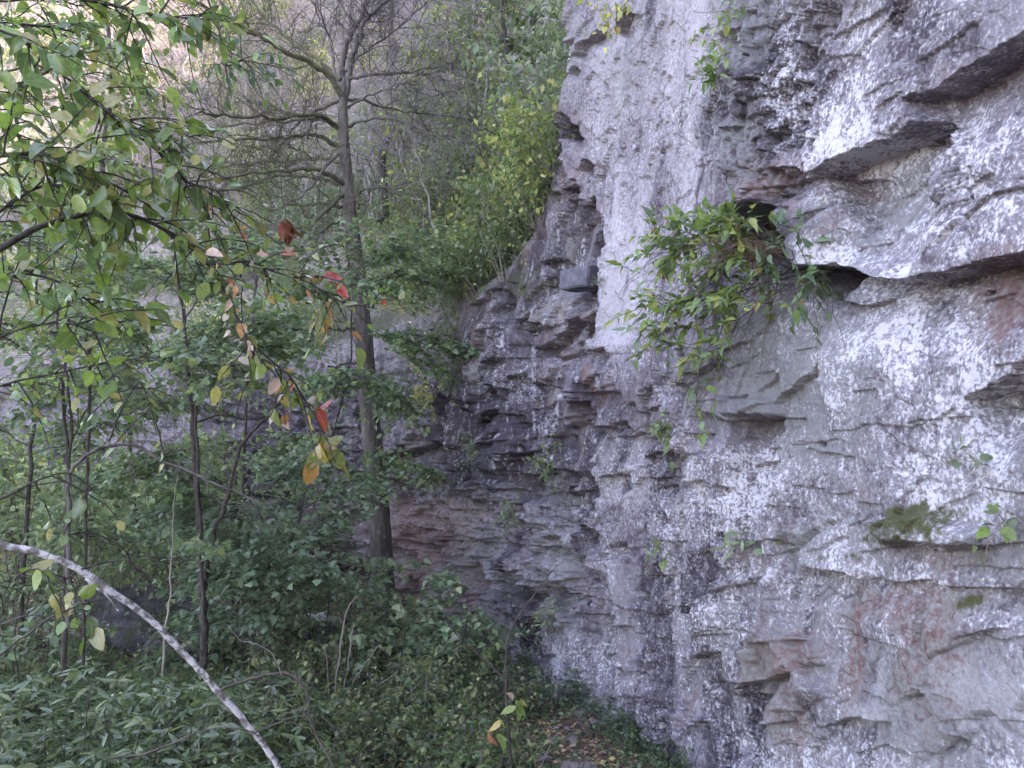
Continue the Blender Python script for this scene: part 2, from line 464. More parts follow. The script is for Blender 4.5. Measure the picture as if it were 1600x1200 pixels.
for p_, dr, fa in [([(1300, 985), (1350, 1000), (1420, 1010)], .03, 30), ([(1210, 985), (1222, 900), (1218, 840)], .06, 30), ([(1345, 1075), (1362, 1040), (1380, 1075)], .03, 20), ([(1500, 985), (1560, 1000), (1640, 990)], .025, 30),
                   ([(1280, 700), (1286, 780), (1300, 860)], .03, 25), ([(1240, 760), (1300, 772), (1345, 768)], .035, 20), ([(1420, 660), (1470, 655), (1500, 640)], .04, 22), ([(1390, 735), (1430, 728)], .03, 14),
                   ([(1560, 640), (1600, 650), (1660, 640)], .06, 22), ([(1440, 905), (1448, 960), (1442, 1010)], .05, 22), ([(1330, 1180), (1380, 1165), (1440, 1185)], .06, 24), ([(1130, 985), (1180, 978), (1210, 990)], .06, 24),
                   ([(1120, 1070), (1160, 1062), (1185, 1075)], .07, 24), ([(1300, 60), (1345, 40), (1390, 10)], .06, 24), ([(1245, 120), (1268, 60), (1300, 10)], .07, 24), ([(1190, 215), (1230, 200), (1262, 160)], .07, 20),
                   ([(1385, 60), (1395, 20), (1410, -20)], .08, 20), ([(1350, 150), (1390, 132), (1430, 128)], .035, 16), ([(1420, 620), (1400, 560), (1395, 500)], .025, 20), ([(1200, 700), (1206, 760), (1198, 840)], .045, 22)]:
    step(p_, dr * .5, fa * 1.3, 0, fa, endf=0.12)
# squared slabs and sockets left by fallen blocks
rb_ = np.random.default_rng(77)
def slabs(n, x0, x1, y0, y1, w0, w1, h0, h1, amp, slant, keep=None):
    global disp
    for k in range(n):
        cx, cy = rb_.uniform(x0, x1), rb_.uniform(y0, y1)
        w, h = rb_.uniform(w0, w1) / 2, rb_.uniform(h0, h1) / 2
        a = amp * rb_.uniform(.5, 1.2) * rb_.choice([-1, 1], p=[.45, .55])
        sl = slant + rb_.normal(0, .12)
        if keep is not None and not keep(cx, cy): continue
        q4 = [(cx - w + rb_.normal(0, w * .2), cy - h + sl * w), (cx + w, cy - h - sl * w + rb_.normal(0, h * .15)), (cx + w + rb_.normal(0, w * .2), cy + h - sl * w), (cx - w, cy + h + sl * w + rb_.normal(0, h * .15))]
        m = poly(q4, 1.6)
        disp += a * m * (0.8 + 0.2 * np.clip((qy - cy) / (2 * h) + .5, 0, 1)) if a > 0 else a * m * (0.55 + 0.45 * np.clip((cy - qy) / (2 * h) + .5, 0, 1))
slabs(46, 960, 1260, 640, 1180, 22, 60, 40, 120, .055, .05, lambda x, y: y < 640 + (x - 700) * 1.6)
slabs(40, 730, 930, 470, 760, 14, 40, 22, 70, .085, .35)
slabs(60, 560, 900, 700, 960, 22, 70, 10, 34, .085, -.12, lambda x, y: y < 930 - (650 - x) * .1)
slabs(9, 1260, 1620, 640, 1190, 50, 150, 70, 190, .022, .05)
slabs(7, 1250, 1620, -20, 400, 50, 130, 50, 110, .022, .5)
slabs(16, 1125, 1270, -20, 330, 16, 40, 30, 80, .06, .3)
# crevice between the pale panel and the dark face, and the pale panel's outer edge
step([(884, 60), (874, 200), (880, 250), (905, 310), (930, 330), (936, 420), (942, 480), (950, 555)], 0.16, 60, 0.10, 60, endf=0.03)
disp -= 0.95 * poly([(908, 330), (926, 308), (937, 345), (941, 424), (910, 424), (897, 398)], 3)
disp -= 0.55 * poly([(874, 216), (882, 180), (898, 198), (890, 217)], 3)
disp -= 0.35 * poly([(498, 862), (560, 880), (600, 895), (600, 915), (520, 905)], 8)
disp -= 0.30 * poly([(380, 850), (470, 840), (490, 880), (400, 885)], 8)
for cx_, cy_, r_ in [(1012, 690, 8), (905, 957, 10), (1155, 838, 6), (826, 662, 8), (885, 655, 7), (1508, 458, 6), (985, 858, 14), (1285, 690, 5)]:
    disp -= 0.12 * np.exp(-(((qx - cx_) / r_) ** 2 + ((qy - cy_) / (r_ * .8)) ** 2) ** 2)

# keep the frame of the sheet calm where it meets the hill
edge = np.clip((ZT[:, None] - Z) / 0.5, 0, 1)
disp = disp * (0.3 + 0.7 * edge) - 0.02 * (Z - CAMZ) * (1 - near)
disp[:, -2:] = 0
VX = X + NRM[:, 0][:, None] * disp
VY = Yw + NRM[:, 1][:, None] * disp

# ---- what grows and stains where, with shade painted in one slot (shapes on the rock itself, metres and blobs)
def blob(cx, cy, rx, ry, a=1.0):
    return a * np.exp(-(((qx - cx) / rx) ** 2 + ((qy - cy) / ry) ** 2))
panc = poly([(905, -200), (1135, -200), (1125, 120), (1108, 330), (1080, 480), (1010, 560), (950, 540), (930, 330), (890, 200)], 48)
LN = fbm(S / 0.35, Z / 0.45, 3, 303)
lich = 0.425 + 0.17 * LN - 0.06 * rough + 0.10 * fbm(S / 0.9, Z / 0.9, 3, 301)
lich += 0.15 * near + 0.06 * lowmid - 0.16 * strata - 0.05 * dark
for b_ in [(1390, 560, 90, 110, .22), (1330, 230, 80, 90, .15), (1500, 200, 90, 70, .10), (1400, 750, 120, 80, .14), (1390, 960, 60, 70, .22), (1560, 950, 80, 60, .14),
          (1290, 400, 40, 30, .25), (1420, 425, 20, 14, .4), (1250, 130, 90, 90, .10), (1130, 950, 40, 40, .25), (1180, 780, 50, 110, .18), (1000, 800, 120, 90, .08),
          (930, 1010, 90, 60, .14), (900, 1050, 60, 40, .12), (780, 600, 60, 60, .10), (1500, 520, 50, 70, .14), (1520, 760, 90, 60, .12), (1340, 900, 70, 40, .12), (1150, 1050, 60, 70, .10), (1500, 340, 100, 50, .12)]:
    lich += 0.62 * blob(*b_) * (1 + 0.9 * LN)
for b in [(1480, 1050, 60, 110, -.4), (1230, 620, 60, 120, -.25), (1310, 720, 40, 60, -.12), (1200, 300, 60, 60, -.2), (1560, 470, 60, 60, -.35), (1320, 340, 60, 60, -.10), (1210, 1060, 60, 50, -.2), (1400, 1100, 80, 60, -.2), (1420, 945, 100, 35, -.2), (1240, 1020, 50, 40, -.25), (1335, 1000, 16, 90, -.25), (1240, 1120, 60, 50, -.25), (1500, 872, 90, 16, -.2), (1140, 900, 25, 60, -.2)]:
    lich += blob(*b)
pale = panc * (0.66 + 0.55 * fbm(S / 0.5, Z / 1.4, 3, 311)) + blob(1530, 1060, 110, 70, .6) + blob(1360, 1120, 50, 25, .7) + blob(1590, 1120, 80, 60, .5) + blob(970, 760, 60, 50, .45) + blob(980, 470, 30, 90, .5) + blob(1375, 1065, 14, 24, .8)
pale += lowmid * 0.25 * (fbm(S / 0.5, Z / 0.9, 3, 313) + .4)
stain_shade = sst(-0.1, 0.5, fbm(S / 0.30, Z / 2.0, 3, 345)) * 0.75 * lowmid + strata * (px > 560) * (py < 790) * 0.2 + dark * (0.52 + 0.5 * fbm(S / 0.45, Z / 1.6, 3, 321)) + rough * 0.5 * (fbm(S / 0.3, Z / 0.5, 3, 323) + 0.5) + strata * 0.18 * (py < 800)
stain_shade += blob(918, 370, 16, 50, .6) + blob(1190, 120, 50, 100, .5) + blob(1480, 60, 60, 40, .35) + blob(1120, 900, 40, 60, .5) + blob(1330, 130, 60, 60, .2) + (1 - sst(520, 610, px)) * 0.5 * (0.7 + fbm(S / 0.9, Z / 1.4, 3, 347))  # first blob paints shade inside the slot beside the pale panel
stain_shade += panel * 0.62 * np.clip(fbm(S / 0.16 + Z / 0.45, Z / 1.1 - S / 0.5, 4, 327) + 0.12 + blob(1010, 250, 60, 160, .25), 0, 1)
stain_shade += 0.38 * near * np.clip(fbm(S / 0.35, Z / 0.30, 4, 329) * 2 - 0.1, 0, 1)
stain_shade += 0.25 * (fbm(S / 0.6, Z / 1.2, 3, 325) > 0.35)
red = 0.18 + 0.22 * fbm(S / 0.8, Z / 0.6, 3, 331) + 0.6 * strata * sst(760, 800, py) * (1 - sst(700, 800, px)) + 0.6 * dark * (fbm(S / 0.16, Z / 1.6, 3, 335) + 0.15)
for b in [(1560, 470, 80, 80, .5), (1450, 1060, 50, 110, .7), (1420, 940, 110, 40, .5), (1330, 1000, 18, 120, .6), (1230, 1020, 60, 40, .6), (1140, 880, 30, 60, .5), (1500, 870, 90, 20, .5), (1200, 280, 60, 40, .5),
          (905, 470, 20, 70, .4), (1240, 1120, 60, 60, .5), (700, 480, 30, 20, .5), (560, 860, 80, 30, .6), (660, 900, 70, 20, .5), (1300, 330, 40, 60, .35), (1170, 380, 30, 20, 1.0)]:
    red += blob(*b)
moss = blob(1440, 815, 75, 26, 1.0) + blob(1400, 845, 60, 10, .7) + blob(1510, 938, 22, 14, 1.0) + blob(1568, 135, 26, 34, .8) + blob(1435, 735, 10, 12, .6) + blob(1445, 785, 8, 30, .7) + blob(1375, 30, 12, 30, .0)
moss += blob(835, 450, 25, 60, .45) + blob(800, 440, 30, 40, .5) + blob(1340, 278, 14, 8, .5) + blob(1247, 360, 10, 50, .3) + blob(1550, 640, 40, 14, .5) + blob(1400, 258, 50, 12, .35) + blob(1305, 870, 50, 8, .5)
moss += 0.5 * np.exp(-np.maximum(Z - 0.15, 0) / 0.25) * (fbm(S / 0.4, Z / 0.3, 2, 341) + 0.3)
grey = 0.35 + 0.3 * fbm(S / 1.1, Z / 1.1, 3, 351) + blob(1230, 640, 70, 130, .5) + blob(1290, 620, 60, 90, .3) + blob(1370, 330, 50, 70, .35) + blob(1300, 560, 60, 60, .3) + blob(1290, 850, 80, 30, .5)
streak = dark * 0.9 + strata * 0.5 * (py < 830) + lowmid * 0.3 + panel * .2

idx = np.arange(nC * nR).reshape(nC, nR)
q = np.stack([idx[:-1, :-1], idx[1:, :-1], idx[1:, 1:], idx[:-1, 1:]], -1).reshape(-1, 4)
zq = Z.reshape(-1)[q]
keep = (zq.max(1) - zq.min(1)) > 1e-6
q = q[keep]
V = np.stack([VX, VY, Z], -1).reshape(-1, 3)
cl = lambda a: np.clip(a, 0, 1).reshape(-1)
attrA = np.stack([cl(lich), cl(stain_shade), cl(red), cl(streak)], 1)
attrB = np.stack([cl(moss), cl(pale), cl(grey), np.ones(nC * nR)], 1)

def rock_material():
    t = NT("cliff_rock")
    P = t.pos()
    A, B = t.attr("MaskA"), t.attr("MaskB")
    sa, sb = t.n("ShaderNodeSeparateColor"), t.n("ShaderNodeSeparateColor")
    t.set(sa.inputs[0], A.outputs['Color']); t.set(sb.inputs[0], B.outputs['Color'])
    L, D, R = sa.outputs[0], sa.outputs[1], sa.outputs[2]
    M, W, G = sb.outputs[0], sb.outputs[1], sb.outputs[2]
    K = A.outputs['Alpha']
    n1 = t.noise(P, 1.3, 5); n2 = t.noise(P, 5.5, 6, 0.6); n3 = t.noise(P, 22, 6, 0.65); n4 = t.noise(P, 70, 4, 0.6)
    Pst = t.pos((9, 9, 0.9)); ns = t.noise(Pst, 1.0, 5, 0.6)
    n5 = t.noise(t.pos((1, 1, 0.9)), 44, 5, 0.62)
    n6 = t.noise(P, 10, 5, .6)
    # bare rock
    col = t.mix(t.rng(n2, .3, .72), (.070, .052, .066), (.185, .150, .178))
    col = t.mix(t.math('MULTIPLY', t.rng(n1, .45, .65), .6), col, (.215, .19, .215))
    # rusty faces
    rf = t.rng(t.math('ADD', R, t.math('MULTIPLY', t.math('SUBTRACT', n2, .5), 1.3)), .22, .62)
    col = t.mix(t.math('MULTIPLY', rf, .8), col, t.mix(n3, (.115, .062, .056), (.22, .125, .10)))
    # pale weathered sandstone
    wf = t.rng(t.math('ADD', W, t.math('MULTIPLY', t.math('SUBTRACT', n5, .5), 1.2)), .22, .85)
    col = t.mix(t.math('MULTIPLY', wf, .9), col, t.mix(t.rng(n3, .35, .65), (.33, .295, .315), (.53, .49, .525)))
    # grey-green crust
    gf = t.rng(t.math('ADD', t.math('MULTIPLY', G, .55), t.math('MULTIPLY', n3, .9)), .58, .80)
    col = t.mix(t.math('MULTIPLY', gf, .75), col, t.mix(n4, (.15, .152, .152), (.29, .293, .29)))
    # dark water stains running down, and the shade painted into the slot
    df = t.rng(t.math('ADD', D, t.math('ADD', t.math('MULTIPLY', t.math('SUBTRACT', ns, .5), 1.1), t.math('MULTIPLY', t.math('SUBTRACT', n2, .5), .8))), .28, .70)
    col = t.mix(t.math('MULTIPLY', df, .86), col, (.034, .024, .036))
    # white crust lichen in speckles and plates
    sc_ = t.math('ADD', t.math('MULTIPLY', n5, .60), t.math('ADD', t.math('MULTIPLY', n4, .16), t.math('MULTIPLY', n6, .37)))
    th = t.math('SUBTRACT', .865, t.math('MULTIPLY', L, .50))
    lf = t.rng(t.math('SUBTRACT', sc_, th), .0, .09)
    st = t.math('MULTIPLY', t.math('MULTIPLY', t.rng(ns, .52, .64), t.rng(n3, .42, .6)), t.math('MULTIPLY', K, .8))
    lf = t.math('MAXIMUM', lf, st)
    lh = t.rng(t.math('SUBTRACT', sc_, th), -.11, .03)
    col = t.mix(t.math('MULTIPLY', lh, t.rng(n4, .35, .6, .25, .7)), col, (.33, .305, .33))
    col = t.mix(t.math('MULTIPLY', lf, .88), col, t.mix(n4, (.46, .435, .465), (.68, .655, .69)))
    # pits and black specks
    bf = t.rng(t.noise(P, 48, 3, .7), .62, .70)
    col = t.mix(t.math('MULTIPLY', bf, .6), col, (.06, .05, .06))
    # moss
    mf = t.rng(t.math('ADD', M, t.math('ADD', t.math('MULTIPLY', t.math('SUBTRACT', n3, .5), 1.3), t.math('MULTIPLY', t.math('SUBTRACT', n2, .5), 1.6))), .32, .85)
    col = t.mix(t.math('MULTIPLY', mf, .92), col, t.mix(n4, (.025, .03, .008), (.085, .085, .02)))
    t.set(t.p.inputs['Base Color'], col)
    t.p.inputs['Roughness'].default_value = 0.85
    t.p.inputs['Specular IOR Level'].default_value = 0.25
    h = t.math('ADD', t.math('MULTIPLY', n3, 1.0), t.math('ADD', t.math('MULTIPLY', n4, .4), t.math('MULTIPLY', lf, .12)))
    t.bump(h, 0.7, 0.02)
    return t.m

me = make_mesh("cliff", V, [q], extra={"MaskA": attrA, "MaskB": attrB})
cliff = link("cliff", me, rock_material(), label="tall lichen-spotted purple grey sandstone cliff with broken ledges along the right", cat="cliff", kind="structure")
DISP, QPX, QPY = disp, px, py

def cliff_at(a, b, out=0.0):
    """A point on (or out from) the rock face where the base surface is seen at photo pixel a, b."""
    i = int(np.argmin(np.abs(PXC - a)))
    j = int(np.argmin(np.abs(py[i] - b)))
    # walk once more, because the relief shifts what is seen
    P = np.array([VX[i, j], VY[i, j], Z[i, j]])
    return P + np.array([NRM[i, 0], NRM[i, 1], 0]) * out, np.array([NRM[i, 0], NRM[i, 1], 0.0])
# ------------------------------------------------------------------ ground and hillside
def ground_z(x, y):
    x = np.asarray(x, float); y = np.asarray(y, float)
    z = 0.95 * np.exp(-np.maximum(y, 0) ** 2 / 9.0) * sst(2.5, -1.0, x - 0.25 * y) + 0.0
    z = z + 0.045 * np.maximum(-x - 1.0, 0) ** 1.1 * sst(3, 9, y)
    z = z + 0.10 * fbm(x / 2.1, y / 2.1, 4, 401) + 0.03 * fbm(x * 2.3, y * 2.3, 3, 405)
    return z

def soil_material():
    t = NT("leaf_litter_soil")
    P = t.pos()
    n1 = t.noise(P, 1.2, 5); n2 = t.noise(P, 9, 6, .65); n3 = t.noise(P, 40, 4, .6)
    v = t.n("ShaderNodeTexVoronoi"); t.set(v.inputs['Vector'], P); v.inputs['Scale'].default_value = 26
    hs = t.n("ShaderNodeSeparateColor"); t.set(hs.inputs[0], v.outputs['Color'])
    col = t.mix(t.rng(n2, .3, .7), (.035, .022, .018), (.10, .065, .05))
    col = t.mix(t.rng(hs.outputs[0], .55, .9), col, t.mix(hs.outputs[1], (.16, .085, .05), (.22, .15, .11)))
    col = t.mix(t.math('MULTIPLY', t.rng(n1, .5, .66), .7), col, (.03, .045, .015))
    t.set(t.p.inputs['Base Color'], col)
    t.p.inputs['Roughness'].default_value = 0.9
    t.bump(t.math('ADD', n2, t.math('MULTIPLY', hs.outputs[2], .5)), 0.8, 0.03)
    return t.m
SOIL = soil_material()

gx = np.concatenate([np.linspace(-60, -14, 60), np.arange(-13.9, 5, 0.1), np.linspace(5.2, 12, 20)])
gy = np.concatenate([np.linspace(-20, -0.2, 40), np.arange(0, 22, 0.1), np.linspace(22.5, 60, 40)])
GX, GY = np.meshgrid(gx, gy, indexing='ij')
GZ = ground_z(GX, GY)
gi = np.arange(GX.size).reshape(GX.shape)
gq = np.stack([gi[:-1, :-1], gi[1:, :-1], gi[1:, 1:], gi[:-1, 1:]], -1).reshape(-1, 4)
link("ground", make_mesh("ground", np.stack([GX, GY, GZ], -1).reshape(-1, 3), [gq], smooth=True), SOIL,
     label="dark forest floor of leaf litter and soil below the cliff", cat="ground", kind="structure")

# hillside: rises behind the cliff's upper edge; columns follow the edge, t goes uphill
hc = np.unique(np.concatenate([np.arange(0, 176, 4), np.arange(176, nC, 5), [nC - 1]]))
HPX = PXC[hc]
ht = np.concatenate([[0], np.geomspace(0.06, 70, 110)])
ldir = PC[hc] / np.linalg.norm(PC[hc], axis=1)[:, None]
wgt = sst(900, 1100, HPX)[:, None]
HB = ldir * (1 - wgt) - NRM[hc] * wgt
HB /= np.linalg.norm(HB, axis=1)[:, None]
HTOP = np.array([[VX[i, :][0], VY[i, :][0]] for i in hc])
HZT = ZT[hc]

def hill_prof(pxx, t):
    """Rise above the edge at distance t behind it."""
    steep = 1 - sst(930, 1000, pxx)
    r = 0.62 * t + 0.012 * np.minimum(t, 30) ** 2
    return r * steep + 0.05 * t * (1 - steep)

HX = HTOP[:, 0][:, None] + HB[:, 0][:, None] * ht[None]
HY = HTOP[:, 1][:, None] + HB[:, 1][:, None] * ht[None]
rampn = np.minimum(ht / 1.5, 1)[None]
HZ = HZT[:, None] + hill_prof(HPX[:, None], ht[None]) + rampn * (0.9 * fbm(HX / 5, HY / 5, 4, 411) + 0.25 * fbm(HX / 1.3, HY / 1.3, 3, 415))
hi = np.arange(HX.size).reshape(HX.shape)
hq = np.stack([hi[:-1, :-1], hi[1:, :-1], hi[1:, 1:], hi[:-1, 1:]], -1).reshape(-1, 4)

def hill_material():
    t = NT("hillside_litter")
    P = t.pos()
    n1 = t.noise(P, .35, 5); n2 = t.noise(P, 3.0, 6, .65); n3 = t.noise(P, 16, 5, .6)
    v = t.n("ShaderNodeTexVoronoi"); t.set(v.inputs['Vector'], P); v.inputs['Scale'].default_value = 14
    hs = t.n("ShaderNodeSeparateColor"); t.set(hs.inputs[0], v.outputs['Color'])
    col = t.mix(t.rng(n2, .3, .7), (.115, .098, .095), (.24, .21, .205))
    col = t.mix(t.rng(hs.outputs[0], .5, .95), col, (.33, .28, .255))
    col = t.mix(t.math('MULTIPLY', t.rng(n1, .46, .6), .8), col, t.mix(n3, (.03, .04, .015), (.075, .085, .03)))
    t.set(t.p.inputs['Base Color'], col)
    t.p.inputs['Roughness'].default_value = 0.95
    t.bump(t.math('ADD', n2, n3), 0.8, 0.12)
    return t.m
link("hillside", make_mesh("hillside", np.stack([HX, HY, HZ], -1).reshape(-1, 3), [hq], smooth=True), hill_material(),
     label="steep wooded hillside of brown leaf litter rising above the far wall", cat="hillside", kind="structure")

def hill_pt(a, t):
    """A point on the hillside above the edge seen at photo column a, t metres behind the edge."""
    out = []
    for M_ in (HX, HY, HZ):
        i = np.interp(a, HPX, np.arange(len(HPX)))
        j = np.interp(t, ht, np.arange(len(ht)))
        i0, j0 = int(min(i, len(HPX) - 2)), int(min(j, len(ht) - 2))
        fi, fj = i - i0, j - j0
        out.append(M_[i0, j0] * (1 - fi) * (1 - fj) + M_[i0 + 1, j0] * fi * (1 - fj) + M_[i0, j0 + 1] * (1 - fi) * fj + M_[i0 + 1, j0 + 1] * fi * fj)
    return np.array(out)

def hill_seen(a, b):
    """The hillside point seen at photo pixel a, b (the first one from below)."""
    for t in np.geomspace(0.1, 60, 160):
        p = hill_pt(a, t)
        u, v_ = project(p[0], p[1], p[2])
        if v_ <= b:
            return p, t
    return None, None
# ------------------------------------------------------------------ plant building blocks
def bark_material(name, c1, c2, c3=None, scale=30, stretch=0.25, spot=(.62, .70), bump=0.5):
    t = NT(name)
    P = t.pos((1, 1, stretch))
    n1 = t.noise(P, scale, 6, .65); n2 = t.noise(t.pos(), scale * .35, 4, .6)
    col = t.mix(t.rng(n1, .3, .7), c1, c2)
    if c3:
        col = t.mix(t.math('MULTIPLY', t.rng(n2, *spot), .85), col, c3)
    t.set(t.p.inputs['Base Color'], col)
    t.p.inputs['Roughness'].default_value = .85
    t.p.inputs['Specular IOR Level'].default_value = .25
    t.bump(n1, bump, .01)
    return t.m

def leaf_material(name, rough=.38, trans=.34, spec=.5):
    t = NT(name)
    a = t.attr("Col")
    n = t.noise(t.pos(), 60, 3, .6)
    hsv = t.n("ShaderNodeHueSaturation")
    t.set(hsv.inputs['Color'], a.outputs['Color'])
    t.set(hsv.inputs['Value'], t.rng(n, .2, .8, .75, 1.25))
    lf = t.attr("Leaf"); sl = t.n("ShaderNodeSeparateColor"); t.set(sl.inputs[0], lf.outputs['Color'])
    has = t.rng(sl.outputs[2], .05, .15)
    mid = t.math('MULTIPLY', t.rng(sl.outputs[1], .010, .035, 1., 0.), has)
    wv = t.math('SINE', t.math('MULTIPLY', t.math('SUBTRACT', sl.outputs[0], t.math('MULTIPLY', sl.outputs[1], .9)), 52.0))
    vein = t.math('MULTIPLY', t.math('MULTIPLY', t.rng(wv, .82, 1.0), has), .35)
    c1 = t.mix(t.math('MULTIPLY', t.math('MAXIMUM', mid, vein), .5), hsv.outputs[0], (.22, .26, .09))
    blot = t.math('MULTIPLY', t.math('MULTIPLY', t.rng(t.noise(t.pos(), 95, 3, .6), .60, .68), has), t.rng(sl.outputs[2], .45, .9))
    c1 = t.mix(t.math('MULTIPLY', blot, .75), c1, (.10, .06, .025))
    t.set(t.p.inputs['Base Color'], c1)
    t.p.inputs['Roughness'].default_value = rough
    t.p.inputs['Specular IOR Level'].default_value = spec
    tr = t.n("ShaderNodeBsdfTranslucent")
    h2 = t.n("ShaderNodeHueSaturation"); h2.inputs['Value'].default_value = 1.7; h2.inputs['Saturation'].default_value = 1.1
    t.set(h2.inputs['Color'], c1); t.set(tr.inputs[0], h2.outputs[0])
    mx = t.n("ShaderNodeMixShader"); mx.inputs[0].default_value = trans
    t.t.links.new(t.p.outputs[0], mx.inputs[1]); t.t.links.new(tr.outputs[0], mx.inputs[2])
    t.t.links.new(mx.outputs[0], t.out.inputs[0])
    return t.m

LEAF = leaf_material("leaf")
GLOSSY = leaf_material("glossy_leaf", .24, .34, .65)
DULL = leaf_material("dry_leaf", .8, .25, .2)
BARK_GREY = bark_material("grey_furrowed_bark", (.055, .045, .040), (.16, .14, .125), (.23, .22, .20), 16, .16, (.58, .7), .9)
BARK_DARK = bark_material("dark_bark", (.030, .025, .022), (.085, .07, .062), (.12, .12, .09), 40, .3, (.62, .7))
BARK_PALE = bark_material("pale_blotched_bark", (.10, .085, .08), (.22, .19, .175), (.62, .60, .60), 90, .8, (.40, .56))
BARK_MOSSY = bark_material("mossy_branch_bark", (.05, .042, .03), (.13, .115, .085), (.13, .14, .055), 30, .5, (.48, .6))
BARK_TAN = bark_material("tan_twig_bark", (.17, .14, .12), (.33, .28, .245), None, 40, .3)
BARK_HAZE = bark_material("pale_grey_twig_bark", (.24, .205, .205), (.42, .38, .38), None, 30, .3)
BARK_RUST = bark_material("rusty_twig_bark", (.10, .05, .035), (.22, .12, .085), None, 60, .3)

def unit(v):
    v = np.asarray(v, float)
    return v / (np.linalg.norm(v, axis=-1, keepdims=True) + 1e-9)

def smooth_path(pts, n=None):
    """Catmull-Rom curve through the points (any number of columns)."""
    p = np.asarray(pts, float)
    if len(p) < 3:
        k = n or 4
        u = np.linspace(0, 1, k)[:, None]
        return p[0] * (1 - u) + p[-1] * u
    q = np.concatenate([[2 * p[0] - p[1]], p, [2 * p[-1] - p[-2]]])
    per = max(2, int((n or 5 * (len(p) - 1)) / (len(p) - 1)))
    out = []
    for i in range(1, len(q) - 2):
        t = np.linspace(0, 1, per, endpoint=False)[:, None]
        a, b, c, d = q[i - 1], q[i], q[i + 1], q[i + 2]
        out.append(.5 * (2 * b + (c - a) * t + (2 * a - 5 * b + 4 * c - d) * t ** 2 + (3 * b - a - 3 * c + d) * t ** 3))
    out.append(p[-1:])
    return np.concatenate(out)

def tube_arrays(tubes, sides=6, lump=0.0, rng=None):
    V, F, off = [], [], 0
    for pts, rad in tubes:
        pts = np.asarray(pts, float); n = len(pts)
        rad = np.broadcast_to(np.asarray(rad, float), (n,))
        s = sides if rad.max() > .006 else min(sides, 4)
        if rad.max() < .003: s = 3
        T = unit(np.gradient(pts, axis=0))
        ref = np.array([0.31, 0.2, 0.93]) if abs(T[:, 2]).mean() < .8 else np.array([.9, .3, .1])
        A = unit(np.cross(T, ref)); B = np.cross(T, A)
        an = np.arange(s) * 2 * math.pi / s
        r = rad[:, None]
        if lump and rng is not None:
            r = r * (1 + lump * (rng.random((n, s)) - .5))
        ring = pts[:, None, :] + (A[:, None, :] * np.cos(an)[None, :, None] + B[:, None, :] * np.sin(an)[None, :, None]) * (r[:, :, None] if r.ndim == 2 else r)
        V.append(ring.reshape(-1, 3))
        i = np.arange(n - 1)[:, None] * s; j = np.arange(s)[None, :]; k = (j + 1) % s
        F.append((np.stack([i + j, i + k, i + s + k, i + s + j], -1) + off).reshape(-1, 4))
        off += n * s
    return np.concatenate(V), np.concatenate(F)

def tube_mesh(name, tubes, base=(0, 0, 0), sides=6, lump=0.0, rng=None):
    v, f = tube_arrays(tubes, sides, lump, rng)
    return make_mesh(name, v - np.asarray(base), [f], smooth=True)

def _ovate(wd, fold, bend, st=(0, .12, .35, .65, .88, 1), wp=(0.02, .55, 1, .8, .35, 0.0)):
    mid, L, R = [], [], []
    for t, w in zip(st, wp):
        z = -bend * t * t
        mid.append((t, 0, z)); L.append((t - .03, w * wd / 2, z + fold * w * wd / 2)); R.append((t - .03, -w * wd / 2, z + fold * w * wd / 2))
    v = mid + L + R; n = len(st); f = []
    for i in range(n - 1):
        for o, flip in ((n, 0), (2 * n, 1)):
            a, b, c, d = i, i + 1, o + i + 1, o + i
            f += [(a, b, c), (a, c, d)] if not flip else [(a, c, b), (a, d, c)]
    return np.array(v, float), np.array(f)

def _maple():
    pts = [(0, 0), (.02, .20), (-.06, .38), (.18, .34), (.34, .52), (.44, .26), (.62, .24), (1.0, 0)]
    up = [(x, y) for x, y in pts]
    dn = [(x, -y) for x, y in pts[::-1][1:-1]]
    ring = up + dn
    v = [(.30, 0, 0.03)] + [(x, y, -.10 * abs(y) - .12 * x * x) for x, y in ring]
    n = len(ring)
    f = [(0, 1 + i, 1 + (i + 1) % n) for i in range(n)]
    return np.array(v, float), np.array(f)

TPL = {
    'ovate': _ovate(.60, .25, .22),
    'long': _ovate(.34, .22, .25),
    'rhodo': _ovate(.32, .18, .18, (0, .25, .6, .9, 1), (.03, .75, 1, .5, 0)),
    'pointed': _ovate(.48, .30, .2, (0, .15, .35, .7, 1), (.05, .9, .95, .4, 0)),
    'small': _ovate(.55, .25, .15, (0, .45, 1), (.05, 1, 0)),
    'needle': _ovate(.10, .1, .3, (0, .5, 1), (.3, 1, 0)),
    'maple': _maple(),
}

